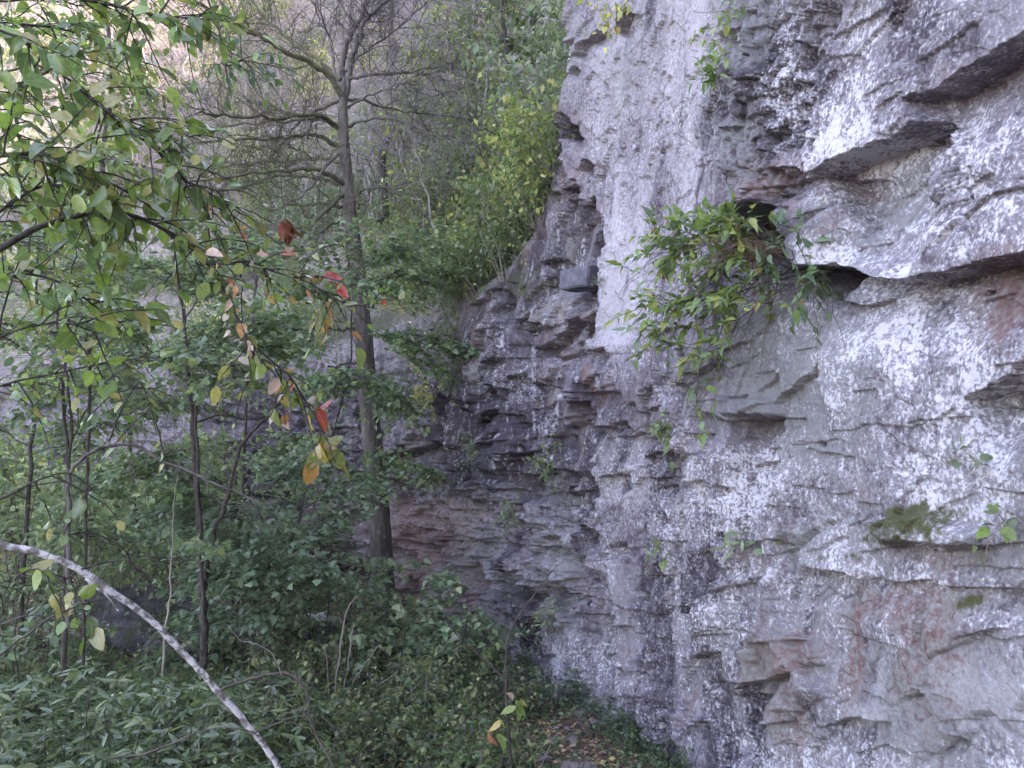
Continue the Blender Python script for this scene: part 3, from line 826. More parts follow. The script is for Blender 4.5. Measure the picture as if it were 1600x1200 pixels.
class Leaves:
    def __init__(self):
        self.P, self.D, self.N, self.S, self.C = [], [], [], [], []
    def add(self, P, D, N, S, Col):
        self.P.append(np.atleast_2d(P)); self.D.append(np.atleast_2d(D)); self.N.append(np.atleast_2d(N))
        self.S.append(np.atleast_1d(S)); self.C.append(np.atleast_2d(Col))
    def mesh(self, name, tpl, base=(0, 0, 0)):
        P = np.concatenate(self.P) - np.asarray(base); D = unit(np.concatenate(self.D)); N = np.concatenate(self.N)
        S = np.concatenate(self.S); Cc = np.concatenate(self.C)
        Bv = unit(np.cross(N, D)); N = np.cross(D, Bv)
        tv, tf = TPL[tpl]
        rg = np.random.default_rng(len(P))
        yw = rg.uniform(.72, 1.18, len(P)); zc = rg.uniform(-.4, 2.4, len(P)); xb = rg.normal(0, .12, len(P))
        tv = np.repeat(tv[None], len(P), 0)
        tv[:, :, 1] = tv[:, :, 1] * yw[:, None] + xb[:, None] * tv[:, :, 0] ** 2
        tv[:, :, 2] *= zc[:, None]
        v = P[:, None, :] + S[:, None, None] * (tv[:, :, 0:1] * D[:, None, :] + tv[:, :, 1:2] * Bv[:, None, :] + tv[:, :, 2:3] * N[:, None, :])
        nv = tv.shape[1]
        f = (tf[None] + (np.arange(len(P)) * nv)[:, None, None]).reshape(-1, 3)
        c = np.repeat(Cc[:, None, :], nv, 1)
        ex = None
        if S.mean() > .045 and tpl in ('ovate', 'pointed', 'rhodo', 'long'):
            tl = TPL[tpl][0]
            ex = {'Leaf': np.stack([np.broadcast_to(tl[None, :, 0], (len(P), nv)), np.broadcast_to(np.abs(tl[None, :, 1]), (len(P), nv)), np.repeat(rg.uniform(.2, 1, len(P))[:, None], nv, 1)], -1).reshape(-1, 3)}
        return make_mesh(name, v.reshape(-1, 3), [f], col=c.reshape(-1, 3), extra=ex)

PAL = {
    'maple': [(.068, .115, .050), (.082, .138, .055), (.10, .16, .053), (.082, .128, .065), (.14, .18, .055)],
    'shade': [(.035, .065, .032), (.045, .085, .036), (.060, .098, .040), (.07, .11, .04)],
    'sour': [(.075, .135, .018), (.10, .165, .022), (.065, .115, .025), (.055, .10, .03), (.12, .175, .03), (.085, .14, .035), (.16, .15, .035)],
    'autumn': [(.07, .11, .02), (.08, .12, .025), (.10, .13, .03), (.13, .17, .03), (.20, .18, .035), (.27, .20, .05), (.10, .15, .03), (.30, .15, .05), (.32, .22, .16), (.11, .16, .035), (.16, .17, .03), (.34, .28, .23), (.09, .14, .03), (.28, .07, .03)],
    'flame': [(.24, .03, .015), (.22, .10, .02), (.20, .14, .02), (.12, .13, .02), (.09, .12, .02)],
    'bushA': [(.065, .105, .032), (.085, .13, .036), (.11, .16, .042), (.075, .10, .038)],
    'bushB': [(.11, .16, .035), (.16, .21, .045), (.08, .12, .03), (.24, .24, .06)],
    'bushC': [(.085, .125, .06), (.11, .155, .075), (.135, .175, .085), (.08, .115, .055)],
    'gold': [(.20, .24, .05), (.30, .29, .06), (.36, .30, .10), (.14, .18, .04)],
    'hang': [(.085, .14, .025), (.115, .18, .03), (.07, .12, .04), (.07, .11, .055), (.18, .20, .04), (.09, .14, .03)],
    'rhodo': [(.028, .058, .026), (.038, .075, .032), (.048, .088, .036), (.058, .10, .042), (.09, .12, .04)],
    'litter': [(.16, .09, .055), (.24, .15, .09), (.10, .06, .045), (.30, .20, .12), (.20, .10, .06), (.33, .24, .08)],
    'fern': [(.08, .15, .025), (.06, .12, .025), (.11, .18, .035)],
    'cover': [(.030, .060, .022), (.045, .085, .028), (.065, .10, .03), (.085, .12, .035), (.14, .15, .05)],
}
def pick(rng, pal, n, jit=.16):
    p = np.array(PAL[pal] if isinstance(pal, str) else pal)
    c = p[rng.integers(0, len(p), n)]
    g = c.mean(1, keepdims=True)
    c = (c * .82 + g * .18) * 1.66
    return c * (1 + jit * rng.standard_normal((n, 1))).clip(.5, 1.6)

def curve_to(O, T, rng, sag=.08, wob=.05, n=9):
    O, T = np.asarray(O, float), np.asarray(T, float)
    L = np.linalg.norm(T - O)
    u = np.linspace(0, 1, n)[:, None]
    p = O * (1 - u) + T * u
    p[:, 2] += (4 * sag * L * (u * (1 - u)))[:, 0]
    k = np.cumsum(rng.standard_normal((n, 3)), 0); k -= k[0]; k -= u * k[-1]
    return p + wob * L * k / 3

def spray(O, T, W, n, size, pal, rng, tubes, leaves, r0=.008, sag=.06, droop=.25, tilt=.35, start=.3, nt=None, jitsize=.3):
    """A leafy branch: a main twig from O to T with side twigs spread in a nearly level fan, and leaves along them."""
    main = curve_to(O, T, rng, sag)
    L = np.linalg.norm(np.asarray(T) - O)
    tubes.append((main, np.linspace(r0, r0 * .3, len(main))))
    nt = nt or max(4, int(7 * W / max(size * 3, .05)))
    per = max(1, int(round(n / (nt + 1))))
    u = np.linspace(start, 1, nt)
    idx = u * (len(main) - 1)
    for k in range(nt + 1):
        if k == nt:
            tw = main[int(len(main) * start):]
        else:
            i0 = int(min(idx[k], len(main) - 2)); f = idx[k] - i0
            p = main[i0] * (1 - f) + main[i0 + 1] * f
            d = unit(main[i0 + 1] - main[i0])
            side = unit(np.cross(d, (0, 0, 1))) * (1 if k % 2 else -1)
            a = rng.uniform(.5, 1.25)
            dd = unit(d * math.cos(a) + side * math.sin(a) + np.array([0, 0, rng.uniform(-.25, .2)]))
            l = W * rng.uniform(.45, 1.0) * (1 - .45 * (u[k] - start))
            tw = curve_to(p, p + dd * l + np.array([0, 0, -droop * .3 * l]), rng, .05, .06, 6)
            tubes.append((tw, np.linspace(r0 * .35, r0 * .15, len(tw))))
        m = per if k < nt else per * 2
        uu = rng.uniform(.15, 1.0, m) * (len(tw) - 1)
        j0 = np.minimum(uu.astype(int), len(tw) - 2); ff = (uu - j0)[:, None]
        P = tw[j0] * (1 - ff) + tw[j0 + 1] * ff
        td = unit(tw[j0 + 1] - tw[j0])
        sd_ = unit(np.cross(td, (0, 0, 1))) * rng.choice([-1, 1], m)[:, None]
        D = td * .6 + sd_ * rng.uniform(.3, 1.1, (m, 1)) + rng.standard_normal((m, 3)) * .25
        D[:, 2] -= droop * rng.uniform(.3, 1.6, m)
        N = np.array([0, 0, 1.0]) + rng.standard_normal((m, 3)) * tilt
        P = P + rng.standard_normal((m, 3)) * size * .45
        S = size * (1 + jitsize * rng.standard_normal(m)).clip(.45, 1.6)
        leaves.add(P, D, N, S, pick(rng, pal, m))

def twigs(path, rad, rng, tubes, n=8, length=.4, levels=1, spread=1.0, bias=(0, 0, 0), lo=.25):
    """Bare side twigs along a path."""
    path = np.asarray(path)
    for k in range(n):
        u = rng.uniform(lo, 1) * (len(path) - 1)
        i = int(min(u, len(path) - 2)); f = u - i
        p = path[i] * (1 - f) + path[i + 1] * f
        d = unit(path[i + 1] - path[i])
        dd = unit(d * .7 + spread * unit(rng.standard_normal(3)) + np.asarray(bias))
        l = length * rng.uniform(.35, 1.1)
        tw = curve_to(p, p + dd * l, rng, rng.uniform(-.06, .1), .10, 7)
        tubes.append((tw, np.linspace(rad, rad * .35, len(tw))))
        if levels > 1:
            twigs(tw, rad * .6, rng, tubes, max(2, n // 2), length * .5, levels - 1, spread, bias)

def root_empty(name, label, cat, base, group=None):
    o = bpy.data.objects.new(name, None)
    o.empty_display_size = .1
    C.objects.link(o)
    o.location = base
    o['label'] = label; o['category'] = cat
    if group: o['group'] = group
    return o

def plant(name, label, cat, base, parts, group=None):
    """parts: (part name, 'tubes' or 'leaves', data, material, extra) tuples; every part becomes a mesh of its own."""
    base = tuple(float(x) for x in base)
    r = root_empty(name, label, cat, base, group)
    for nm, typ, data, mat, ex in parts:
        if typ == 'tubes':
            if not data: continue
            me = tube_mesh(nm, data, base, ex if isinstance(ex, int) else 6)
        else:
            if not data.P: continue
            me = data.mesh(nm, ex, base)
        link(nm, me, mat, parent=r)
    return r

def pxpath(pts, Y, dY=0.0, rng=None, n=None):
    """Photo pixels -> smooth path at distance Y, drifting by dY towards the last point."""
    k = len(pts)
    w = np.array([at(a, b, Y + dY * i / max(k - 1, 1)) for i, (a, b) in enumerate(pts)])
    return smooth_path(w, n)

def gz(x, y):
    return float(ground_z(np.array([x]), np.array([y]))[0])
# ------------------------------------------------------------------ the big bare-branched tree before the wall
def main_tree():
    rng = np.random.default_rng(11)
    Y = 11.4
    tp = [(604, 985, 40), (600, 940, 36), (592, 800, 33), (585, 720, 31), (575, 610, 29), (564, 480, 26), (549, 350, 22), (541, 270, 19), (536, 190, 16), (537, 135, 13)]
    w = np.array([np.append(at(a, b, Y), c * Y / FPX / 2) for a, b, c in tp])
    w = smooth_path(w, 80)
    base = at(603, 960, Y); base[2] = gz(base[0], base[1])
    w[0, :3] = base - np.array([0, 0, .25]); w[0, 3] = .20; w[1, 3] *= 1.08
    r = root_empty("tall_tree", "tall grey furrowed trunk with bare horizontal dead limbs, standing before the far wall", "tree", tuple(base))
    v, f = tube_arrays([(w[:, :3], w[:, 3])], 18, .10, rng)
    link("trunk", make_mesh("trunk", v - base, [f], smooth=True), BARK_GREY, parent=r)
    limbs = [  # points, start and end width in photo pixels, depth drift
        ([(537, 145), (534, 100), (545, 60), (560, 35), (575, 5), (592, -40)], 14, 7, .4),
        ([(540, 150), (549, 95), (562, 60), (572, 28), (603, 3), (640, -30)], 12, 6, -.4),
        ([(536, 155), (512, 117), (480, 95), (440, 78), (395, 50), (350, 30), (300, 0)], 14, 6, -1.2),
        ([(533, 125), (500, 96), (460, 70), (430, 42), (405, 20), (380, -25)], 9, 4, .8),
        ([(530, 198), (505, 184), (480, 180), (420, 183), (350, 180), (305, 175)], 11, 5, -1.4),
        ([(530, 202), (515, 191), (490, 186), (430, 190), (350, 197), (270, 204)], 9, 3, .5),
        ([(530, 228), (500, 213), (470, 211), (430, 216), (380, 218), (300, 224)], 10, 4, -.7),
        ([(532, 253), (500, 247), (450, 250), (400, 253), (300, 268)], 8, 3, .8),
        ([(542, 294), (520, 276), (490, 265), (440, 267), (380, 272), (280, 285)], 12, 4, -1.0),
        ([(538, 290), (500, 278), (440, 275), (400, 285), (340, 302)], 9, 3, .6),
        ([(539, 298), (515, 325), (495, 345), (472, 372)], 10, 6, -.9),
        ([(537, 323), (500, 318), (455, 320), (420, 330)], 8, 3, -.4),
        ([(538, 342), (515, 352), (498, 368), (490, 390)], 7, 4, -.5),
        ([(529, 158), (490, 175), (460, 200), (440, 225), (420, 240)], 7, 4, 1.0),
        ([(542, 126), (570, 117), (620, 114), (680, 105), (730, 108)], 8, 3, -.6),
        ([(544, 156), (570, 158), (620, 172), (680, 180), (740, 186)], 7, 3, .8),
        ([(543, 168), (575, 150), (615, 137), (660, 110)], 6, 2, -.8),
        ([(546, 198), (570, 187), (615, 185), (650, 200), (690, 215), (740, 226), (800, 252)], 7, 2, -1.0),
        ([(554, 306), (575, 295), (620, 292), (650, 286)], 6, 2, -.5),
        ([(552, 326), (565, 318), (578, 310)], 5, 2, -.3),
        ([(566, 512), (530, 515), (505, 511), (470, 516), (440, 508)], 8, 4, -.8),
        ([(566, 505), (545, 506), (525, 497)], 5, 3, .3),
        ([(570, 572), (545, 568), (525, 574), (512, 572)], 7, 4, -.5),
        ([(562, 450), (535, 440), (520, 425)], 5, 2, -.4),
        ([(580, 770), (555, 773), (525, 774)], 5, 3, -.4),
        ([(537, 140), (520, 100), (515, 60), (500, 20), (490, -30)], 7, 3, 1.2),
        ([(538, 112), (560, 90), (600, 60), (640, 30), (680, -10)], 5, 2, 1.0),
        ([(532, 240), (510, 260), (480, 300), (430, 330)], 6, 3, -1.3)]
    for pts, w0, w1, dY in limbs:
        p = pxpath(pts, Y, dY)
        p[1:] += rng.standard_normal((len(p) - 1, 3)) * .012
        s = Y / FPX / 2
        rad = np.linspace(w0 * s * .8, w1 * s * .75, len(p)); rad[-1] *= .5
        tb = [(p, rad)]
        if pts[-1][1] < 300 or w0 > 8:
            twigs(p, .0075, rng, tb, int(7 + len(p) * .5), 1.0, 2, 1.0, (0, 0, .15), .3)
        else:
            twigs(p, .006, rng, tb, 5, .5, 1)
        link("branch", tube_mesh("branch", tb, base, 7), BARK_MOSSY if w0 >= 8 and pts[-1][0] < 560 else BARK_GREY, parent=r)
main_tree()

# ------------------------------------------------------------------ foliage of small trees in layered sprays
def layered_tree(name, label, cat, seed, stems, sprays, pal='maple', tpl='maple', size=.064, bark=BARK_DARK, mat=LEAF, dens=1.9, droop=.25, group=None):
    """stems: (pixel points, Y, drift, w0, w1 in pixels); sprays: (ox, oy, tx, ty, Y0, Y1, width m, leaves)."""
    rng = np.random.default_rng(seed)
    st, tb, lv = [], [], Leaves()
    for pts, Y, dY, w0, w1 in stems:
        p = pxpath(pts, Y, dY)
        p[1:] += rng.standard_normal((len(p) - 1, 3)) * .008
        s = Y / FPX / 2 * .72
        st.append((p, np.linspace(w0 * s, w1 * s, len(p))))
    base = st[0][0][0].copy()
    g = gz(base[0], base[1])
    if abs(base[2] - g) < 1.2:
        base[2] = g
        st[0][0][0] = base - np.array([0, 0, .1])
    r = plant(name, label, cat, base, [("trunk", 'tubes', [s_], bark, 7) for s_ in st], group)
    for ox, oy, tx, ty, Y0, Y1, W, n in sprays:
        tb, lv = [], Leaves()
        spray(at(ox, oy, Y0), at(tx, ty, Y1), W * 1.2, int(n * dens), size, pal, rng, tb, lv, .008, droop=droop, tilt=.5)
        b = link("branch", tube_mesh("branch", tb, base, 5), bark, parent=r)
        link("foliage", lv.mesh("foliage", tpl, base), mat, parent=b)
    return r

layered_tree("maple_tree", "slender dark twin-stemmed maple with level leafy tiers, behind the pale arching pole", "tree", 21,
    [([(318, 1010), (318, 930), (312, 860), (304, 700), (297, 620), (292, 560), (285, 480), (270, 400)], 7.2, 0, 17, 6),
     ([(316, 925), (326, 870), (338, 820), (352, 790), (375, 700), (428, 640), (455, 590)], 7.2, -.3, 13, 6),
     ([(318, 960), (312, 800), (310, 700), (305, 620), (306, 570), (340, 560)], 7.1, -.2, 8, 5),
     ([(304, 660), (340, 650), (400, 655), (430, 640)], 7.2, .3, 6, 3)],
    [(297, 600, 170, 505, 7.2, 6.8, .9, 260), (290, 520, 130, 470, 7.2, 7.6, .8, 200), (288, 500, 330, 440, 7.2, 7.4, .9, 240), (297, 590, 390, 500, 7.2, 7.0, .9, 260),
     (292, 560, 240, 560, 7.2, 6.4, .9, 220), (300, 640, 220, 640, 7.2, 7.6, .7, 150), (340, 560, 440, 545, 7.1, 7.4, .8, 220), (300, 570, 370, 600, 7.1, 6.6, .7, 180),
     (285, 470, 210, 410, 7.2, 7.6, .8, 200), (278, 440, 350, 390, 7.2, 7.8, .8, 200), (352, 790, 280, 770, 7.2, 7.4, .6, 150),
     (305, 700, 200, 740, 7.2, 7.5, .6, 140), (306, 640, 120, 600, 7.2, 8.0, .8, 180)], 'maple')
layered_tree("maple_tree", "broad low maple tiers of dull green leaves left of the tall grey trunk", "tree", 22,
    [([(430, 990), (425, 930), (418, 860), (405, 800), (390, 760)], 8.2, 0, 9, 4), ([(425, 930), (450, 860), (470, 800), (480, 760)], 8.2, .2, 7, 3), ([(415, 850), (360, 800), (310, 770)], 8.2, -.3, 5, 3)],
    [(390, 790, 300, 745, 8.2, 8.0, .9, 260), (400, 790, 450, 735, 8.2, 8.4, .9, 280), (395, 770, 370, 810, 8.2, 7.4, .9, 240), (440, 880, 520, 820, 8.3, 8.6, .8, 230),
     (430, 900, 380, 850, 8.2, 7.6, .9, 240), (420, 920, 340, 900, 8.2, 7.8, .8, 230), (425, 940, 480, 900, 8.2, 7.6, .9, 280), (430, 950, 420, 880, 8.2, 7.4, .8, 260), (470, 800, 540, 770, 8.4, 9.0, .7, 180),
     (420, 960, 370, 960, 8.2, 7.5, .8, 200), (400, 800, 250, 800, 8.2, 7.8, .8, 220)], [(.072, .118, .068), (.085, .135, .075), (.10, .155, .08), (.09, .13, .07)])
layered_tree("leafy_tree", "young leafy tree with many small tiers at the far left behind the thin dark saplings", "tree", 24,
    [([(30, 1010), (40, 850), (50, 700), (55, 560), (60, 430), (62, 300)], 8.6, 0, 12, 4)],
    [(50, 700, -40, 660, 8.6, 8.4, .9, 200), (50, 700, 150, 660, 8.6, 8.2, .9, 240), (53, 620, 180, 590, 8.6, 9.0, .9, 220), (55, 560, -20, 520, 8.6, 8.6, .9, 220), (55, 560, 150, 520, 8.6, 8.0, .9, 240), (58, 480, 170, 430, 8.6, 8.8, .9, 240),
     (58, 480, -30, 440, 8.6, 8.4, .8, 200), (60, 420, 130, 370, 8.6, 8.4, .9, 220), (60, 420, 10, 350, 8.6, 9.0, .8, 200), (46, 760, 160, 760, 8.6, 8.8, .9, 240), (46, 780, -30, 760, 8.6, 8.2, .9, 220), (42, 840, 130, 840, 8.6, 8.2, .9, 220), (62, 330, 120, 270, 8.6, 8.8, .8, 180), (42, 860, 240, 850, 8.6, 9.4, 1.0, 240)], 'maple', 'ovate', .07)
layered_tree("leafy_tree", "young leafy tree with open crown between the far wall and the twin-stemmed maple", "tree", 25,
    [([(220, 960), (215, 850), (205, 720), (200, 600), (205, 480), (215, 380)], 11.0, 0, 10, 4)],
    [(205, 720, 120, 690, 11, 11, 1.1, 220), (205, 720, 300, 700, 11, 11.4, 1.1, 240), (202, 640, 110, 600, 11, 11.2, 1.1, 220), (202, 640, 290, 630, 11, 10.6, 1.1, 240), (200, 560, 120, 520, 11, 11.6, 1.1, 240), (200, 560, 300, 540, 11, 11.0, 1.1, 240),
     (206, 470, 130, 420, 11, 11.2, 1.1, 240), (206, 470, 300, 430, 11, 11.0, 1.1, 240), (212, 400, 280, 350, 11, 11.0, 1.0, 200), (212, 400, 150, 340, 11, 11.0, 1.0, 200), (212, 800, 300, 830, 11, 10.8, 1.1, 220), (212, 800, 130, 790, 11, 11.4, 1.1, 220)], 'maple', 'ovate', .075)
layered_tree("leafy_tree", "leafy young tree low behind the broad maple tiers, near the dark ledges", "tree", 26,
    [([(400, 960), (395, 880), (380, 760), (385, 640), (395, 520), (400, 430)], 11.2, 0, 9, 4)],
    [(385, 640, 320, 600, 11.2, 11.4, 1.0, 200), (390, 560, 470, 530, 11.2, 11.2, 1.0, 220), (390, 560, 320, 520, 11.2, 11.0, 1.0, 220), (397, 480, 460, 440, 11.2, 11.2, 1.0, 230), (397, 480, 330, 450, 11.2, 11.2, 1.0, 230), (400, 440, 450, 385, 11.2, 11.2, 1.0, 220), (400, 440, 360, 380, 11.2, 11.4, .9, 200),
     (383, 820, 450, 830, 11.2, 11.2, .9, 180)], 'maple', 'ovate', .07)
layered_tree("leafy_tree", "fine-leaved lime green tree hanging thick behind the near drooping boughs at upper left", "tree", 27,
    [([(-120, 1000), (-110, 700), (-90, 450), (-60, 250), (-30, 60), (0, -150)], 4.6, 0, 16, 7)],
    [(-90, 450, 110, 420, 4.6, 4.4, .55, 110), (-100, 520, 90, 520, 4.6, 4.8, .55, 100), (-75, 350, 170, 330, 4.6, 4.6, .6, 130), (-60, 260, 190, 250, 4.6, 4.4, .6, 130), (-60, 280, 90, 290, 4.6, 4.9, .5, 100),
     (-50, 180, 140, 150, 4.6, 4.8, .6, 120), (-40, 120, 220, 130, 4.6, 4.4, .6, 120), (-30, 60, 120, 50, 4.6, 4.5, .6, 110), (-20, 0, 200, 30, 4.6, 4.8, .6, 120), (-10, -60, 300, 0, 4.6, 4.5, .6, 100), (-80, 400, 30, 370, 4.6, 4.2, .5, 100), (-105, 620, 60, 600, 4.6, 4.8, .5, 90)], [(.09, .15, .025), (.11, .18, .03), (.075, .125, .03), (.14, .20, .04)], 'ovate', .05, dens=1.0, droop=.5)
layered_tree("maple_tree", "maple sapling whose tiered sprays cross in front of the tall grey trunk", "tree", 23,
    [([(520, 985), (510, 900), (505, 800), (520, 680), (548, 560), (545, 430), (540, 360)], 10.3, 0, 6, 3)],
    [(545, 470, 520, 385, 10.3, 9.8, 1.0, 300), (545, 450, 620, 390, 10.3, 10.4, 1.1, 420), (545, 460, 690, 425, 10.3, 10.4, 1.0, 330), (543, 440, 590, 450, 10.3, 9.6, .9, 300), (545, 480, 470, 450, 10.3, 10.5, .9, 220),
     (548, 520, 640, 540, 10.3, 10.1, .7, 170), (548, 520, 722, 545, 10.3, 10.4, .75, 220), (600, 545, 690, 580, 10.2, 10.3, .5, 90), (545, 570, 560, 600, 10.3, 9.9, .9, 320), (545, 590, 620, 640, 10.3, 10.0, .8, 260), (548, 600, 500, 600, 10.3, 10.0, .8, 180),
     (520, 690, 480, 690, 10.3, 10.0, 1.0, 260), (520, 700, 660, 735, 10.3, 10.2, .9, 260), (510, 740, 440, 720, 10.3, 10.4, .9, 230), (515, 720, 540, 750, 10.3, 9.5, .9, 230)], 'maple', droop=.3)

# dark thin saplings on the left
def pole(name, label, seed, stems, bark, sprays=(), pal='sour', tpl='ovate', size=.06, nt=6, tl=.35, sides=7, part="stem", cat="sapling", mat=LEAF, droop=.6):
    rng = np.random.default_rng(seed)
    st, lf = [], []
    for pts, Y, dY, w0, w1 in stems:
        p = pxpath(pts, Y, dY)
        p[1:] += rng.standard_normal((len(p) - 1, 3)) * .0006 * Y
        s = Y / FPX / 2 * (.72 if cat == 'branch' or w0 < 5 else .9)
        tw = []
        st.append((p, np.linspace(w0 * s, w1 * s, len(p)), tw))
        if nt: twigs(p, max(w1 * s * .5, .0012), rng, tw, nt, tl, 2, 1.0)
    base = st[0][0][0].copy()
    g = gz(base[0], base[1])
    if abs(base[2] - g) < .6: base[2] = g
    for ox, oy, tx, ty, Y0, Y1, W, n in sprays:
        tb, lv = [], Leaves()
        spray(at(ox, oy, Y0), at(tx, ty, Y1), W, n, size, pal, rng, tb, lv, .004, droop=droop, tilt=.5)
        lf.append((tb, lv))
    r = root_empty(name, label, cat, tuple(base))
    for p, rad, tw in st:
        link(part, tube_mesh(part, [(p, rad)] + tw, base, sides, .12, rng), bark, parent=r)
    for tb, lv in lf:
        b = link("branch", tube_mesh("branch", tb, base, 4), bark, parent=r)
        link("foliage", lv.mesh("foliage", tpl, base), mat, parent=b)
    return r

pole("thin_sapling", "thin dark forked sapling at the far left with a cluster of dead brown leaves", 31,
     [([(100, 1060), (102, 950), (104, 850), (108, 740), (100, 640), (96, 590)], 5.2, 0, 9, 5), ([(104, 760), (112, 680), (106, 590), (92, 520), (86, 440), (84, 380)], 5.2, 0, 5, 3),
      ([(130, 1040), (134, 900), (136, 760), (140, 640), (137, 540), (128, 512), (90, 490), (40, 440), (-20, 425)], 5.0, -.5, 6, 4), ([(112, 690), (130, 650), (160, 600), (205, 570), (230, 548)], 5.2, .2, 4, 2)], BARK_DARK,
     [(100, 600, 40, 640, 5.2, 5.0, .3, 45), (106, 590, 60, 560, 5.2, 5.4, .4, 50), (137, 560, 190, 690, 5.0, 4.8, .3, 24)], 'shade')
pole("arching_sapling", "grey sapling whose stem arches over to the right and trails bare twigs", 32,
     [([(106, 980), (107, 870), (107, 800), (109, 742), (135, 712), (172, 696), (215, 697), (255, 722), (300, 738), (330, 755), (372, 770), (410, 790)], 4.2, .2, 9, 3),
      ([(222, 698), (228, 680), (205, 655), (190, 645)], 4.2, 0, 3, 2), ([(222, 700), (208, 718), (205, 730), (212, 748)], 4.2, -.1, 3, 1.5),
      ([(318, 745), (335, 715), (352, 708), (370, 720)], 4.2, 0, 2.5, 1.5), ([(318, 745), (330, 770), (360, 790), (430, 785)], 4.2, 0, 3, 1)], BARK_GREY, nt=7, tl=.3)
pole("fallen_pole", "long pale blotched pole arching down across the lower left from frame edge to ground", 33,
     [([(-420, 1010), (-250, 905), (-120, 862), (-60, 850), (0, 853), (60, 864), (120, 888), (180, 928), (240, 972), (300, 1035), (345, 1085), (385, 1130), (415, 1170), (445, 1215), (480, 1290)], 2.3, .5, 14, 11)], BARK_PALE, nt=0, sides=12)
pole("dead_branch", "broken stub of dead twig against the pale blotched pole", 34, [([(135, 905), (150, 918), (168, 932), (185, 954)], 2.35, 0, 9, 3)], BARK_PALE, nt=2, tl=.05, cat="branch")
pole("dead_branch", "bare kinked grey branch forking off low right of the pale pole", 35,
     [([(345, 1078), (385, 1062), (420, 1055), (455, 1055), (480, 1080), (484, 1120), (500, 1160), (525, 1205)], 2.6, .2, 7, 5), ([(440, 1055), (425, 1020), (395, 1005), (375, 1000), (355, 975)], 2.6, .2, 4, 2),
      ([(400, 1145), (430, 1130), (470, 1118), (500, 1120), (540, 1150)], 2.6, .2, 4, 2)], BARK_GREY, nt=7, tl=.14, cat="branch")
pole("dead_branch", "thin bare forked branch reaching in from the left edge below the pole", 36,
     [([(-30, 1045), (30, 1000), (80, 965), (125, 945), (165, 935)], 2.2, .1, 6, 3), ([(-20, 985), (30, 965), (60, 962), (90, 982), (150, 980), (220, 980), (260, 990), (300, 1010)], 2.25, .2, 4, 2)], BARK_GREY, nt=7, tl=.15, cat="branch")
pole("dead_branch", "thin bent dead branch crossing the pole with downward hooked end", 37,
     [([(100, 905), (140, 885), (195, 875), (215, 890), (236, 910), (242, 960)], 2.5, .1, 5, 3), ([(120, 833), (150, 835), (190, 855), (205, 876)], 2.5, .1, 5, 3), ([(205, 868), (270, 872), (330, 868), (420, 880)], 2.6, .2, 2.5, 1.2)], BARK_DARK, nt=5, tl=.18, cat="branch")
pole("dead_branch", "slim bare bough lying nearly level under the pole's right half", 38,
     [([(170, 1185), (215, 1180), (260, 1165), (310, 1145), (345, 1136), (385, 1140), (405, 1150)], 2.5, .1, 5, 3)], BARK_GREY, nt=7, tl=.12, cat="branch")
pole("bare_sapling", "upright leafless sapling with thin fork near the foot of the cliff", 39,
     [([(800, 1215), (793, 1120), (791, 1060), (792, 1010), (803, 975), (830, 935), (860, 895)], 5.2, .2, 6, 2.5), ([(791, 1062), (750, 1025), (720, 1000), (690, 960)], 5.2, 0, 4, 2), ([(800, 985), (770, 960), (740, 930)], 5.2, .2, 2.5, 1.2)], BARK_DARK, [(791, 1110, 775, 1150, 5.2, 5.1, .10, 7), (792, 1095, 805, 1105, 5.2, 5.1, .10, 4)], 'autumn', 'ovate', .085, nt=4, tl=.25)
pole("young_sapling", "thin straight grey sapling rising beside the boulder at left", 40, [([(255, 1060), (258, 990), (266, 930), (268, 860), (272, 790), (280, 720)], 6.2, 0, 5, 1)], BARK_TAN, [(268, 860, 330, 850, 6.2, 6.0, .3, 40)], 'maple', 'maple', .07, nt=4)
pole("cane_clump", "clump of pale dead upright canes in the low thicket beneath the tall trunk", 41,
     [([(520, 1120), (528, 1040), (540, 960), (560, 930)], 7.0, 0, 4, 2), ([(530, 1120), (545, 1030), (552, 980)], 7.0, .1, 3, 2), ([(540, 1130), (550, 1070), (590, 1010)], 7.0, 0, 3, 1.5), ([(515, 1120), (512, 1050), (508, 1010)], 7.0, 0, 3, 1.5), ([(545, 1120), (580, 1080), (620, 1050)], 7.0, 0, 2.5, 1.5)], BARK_TAN, nt=3, tl=.3, cat="canes")
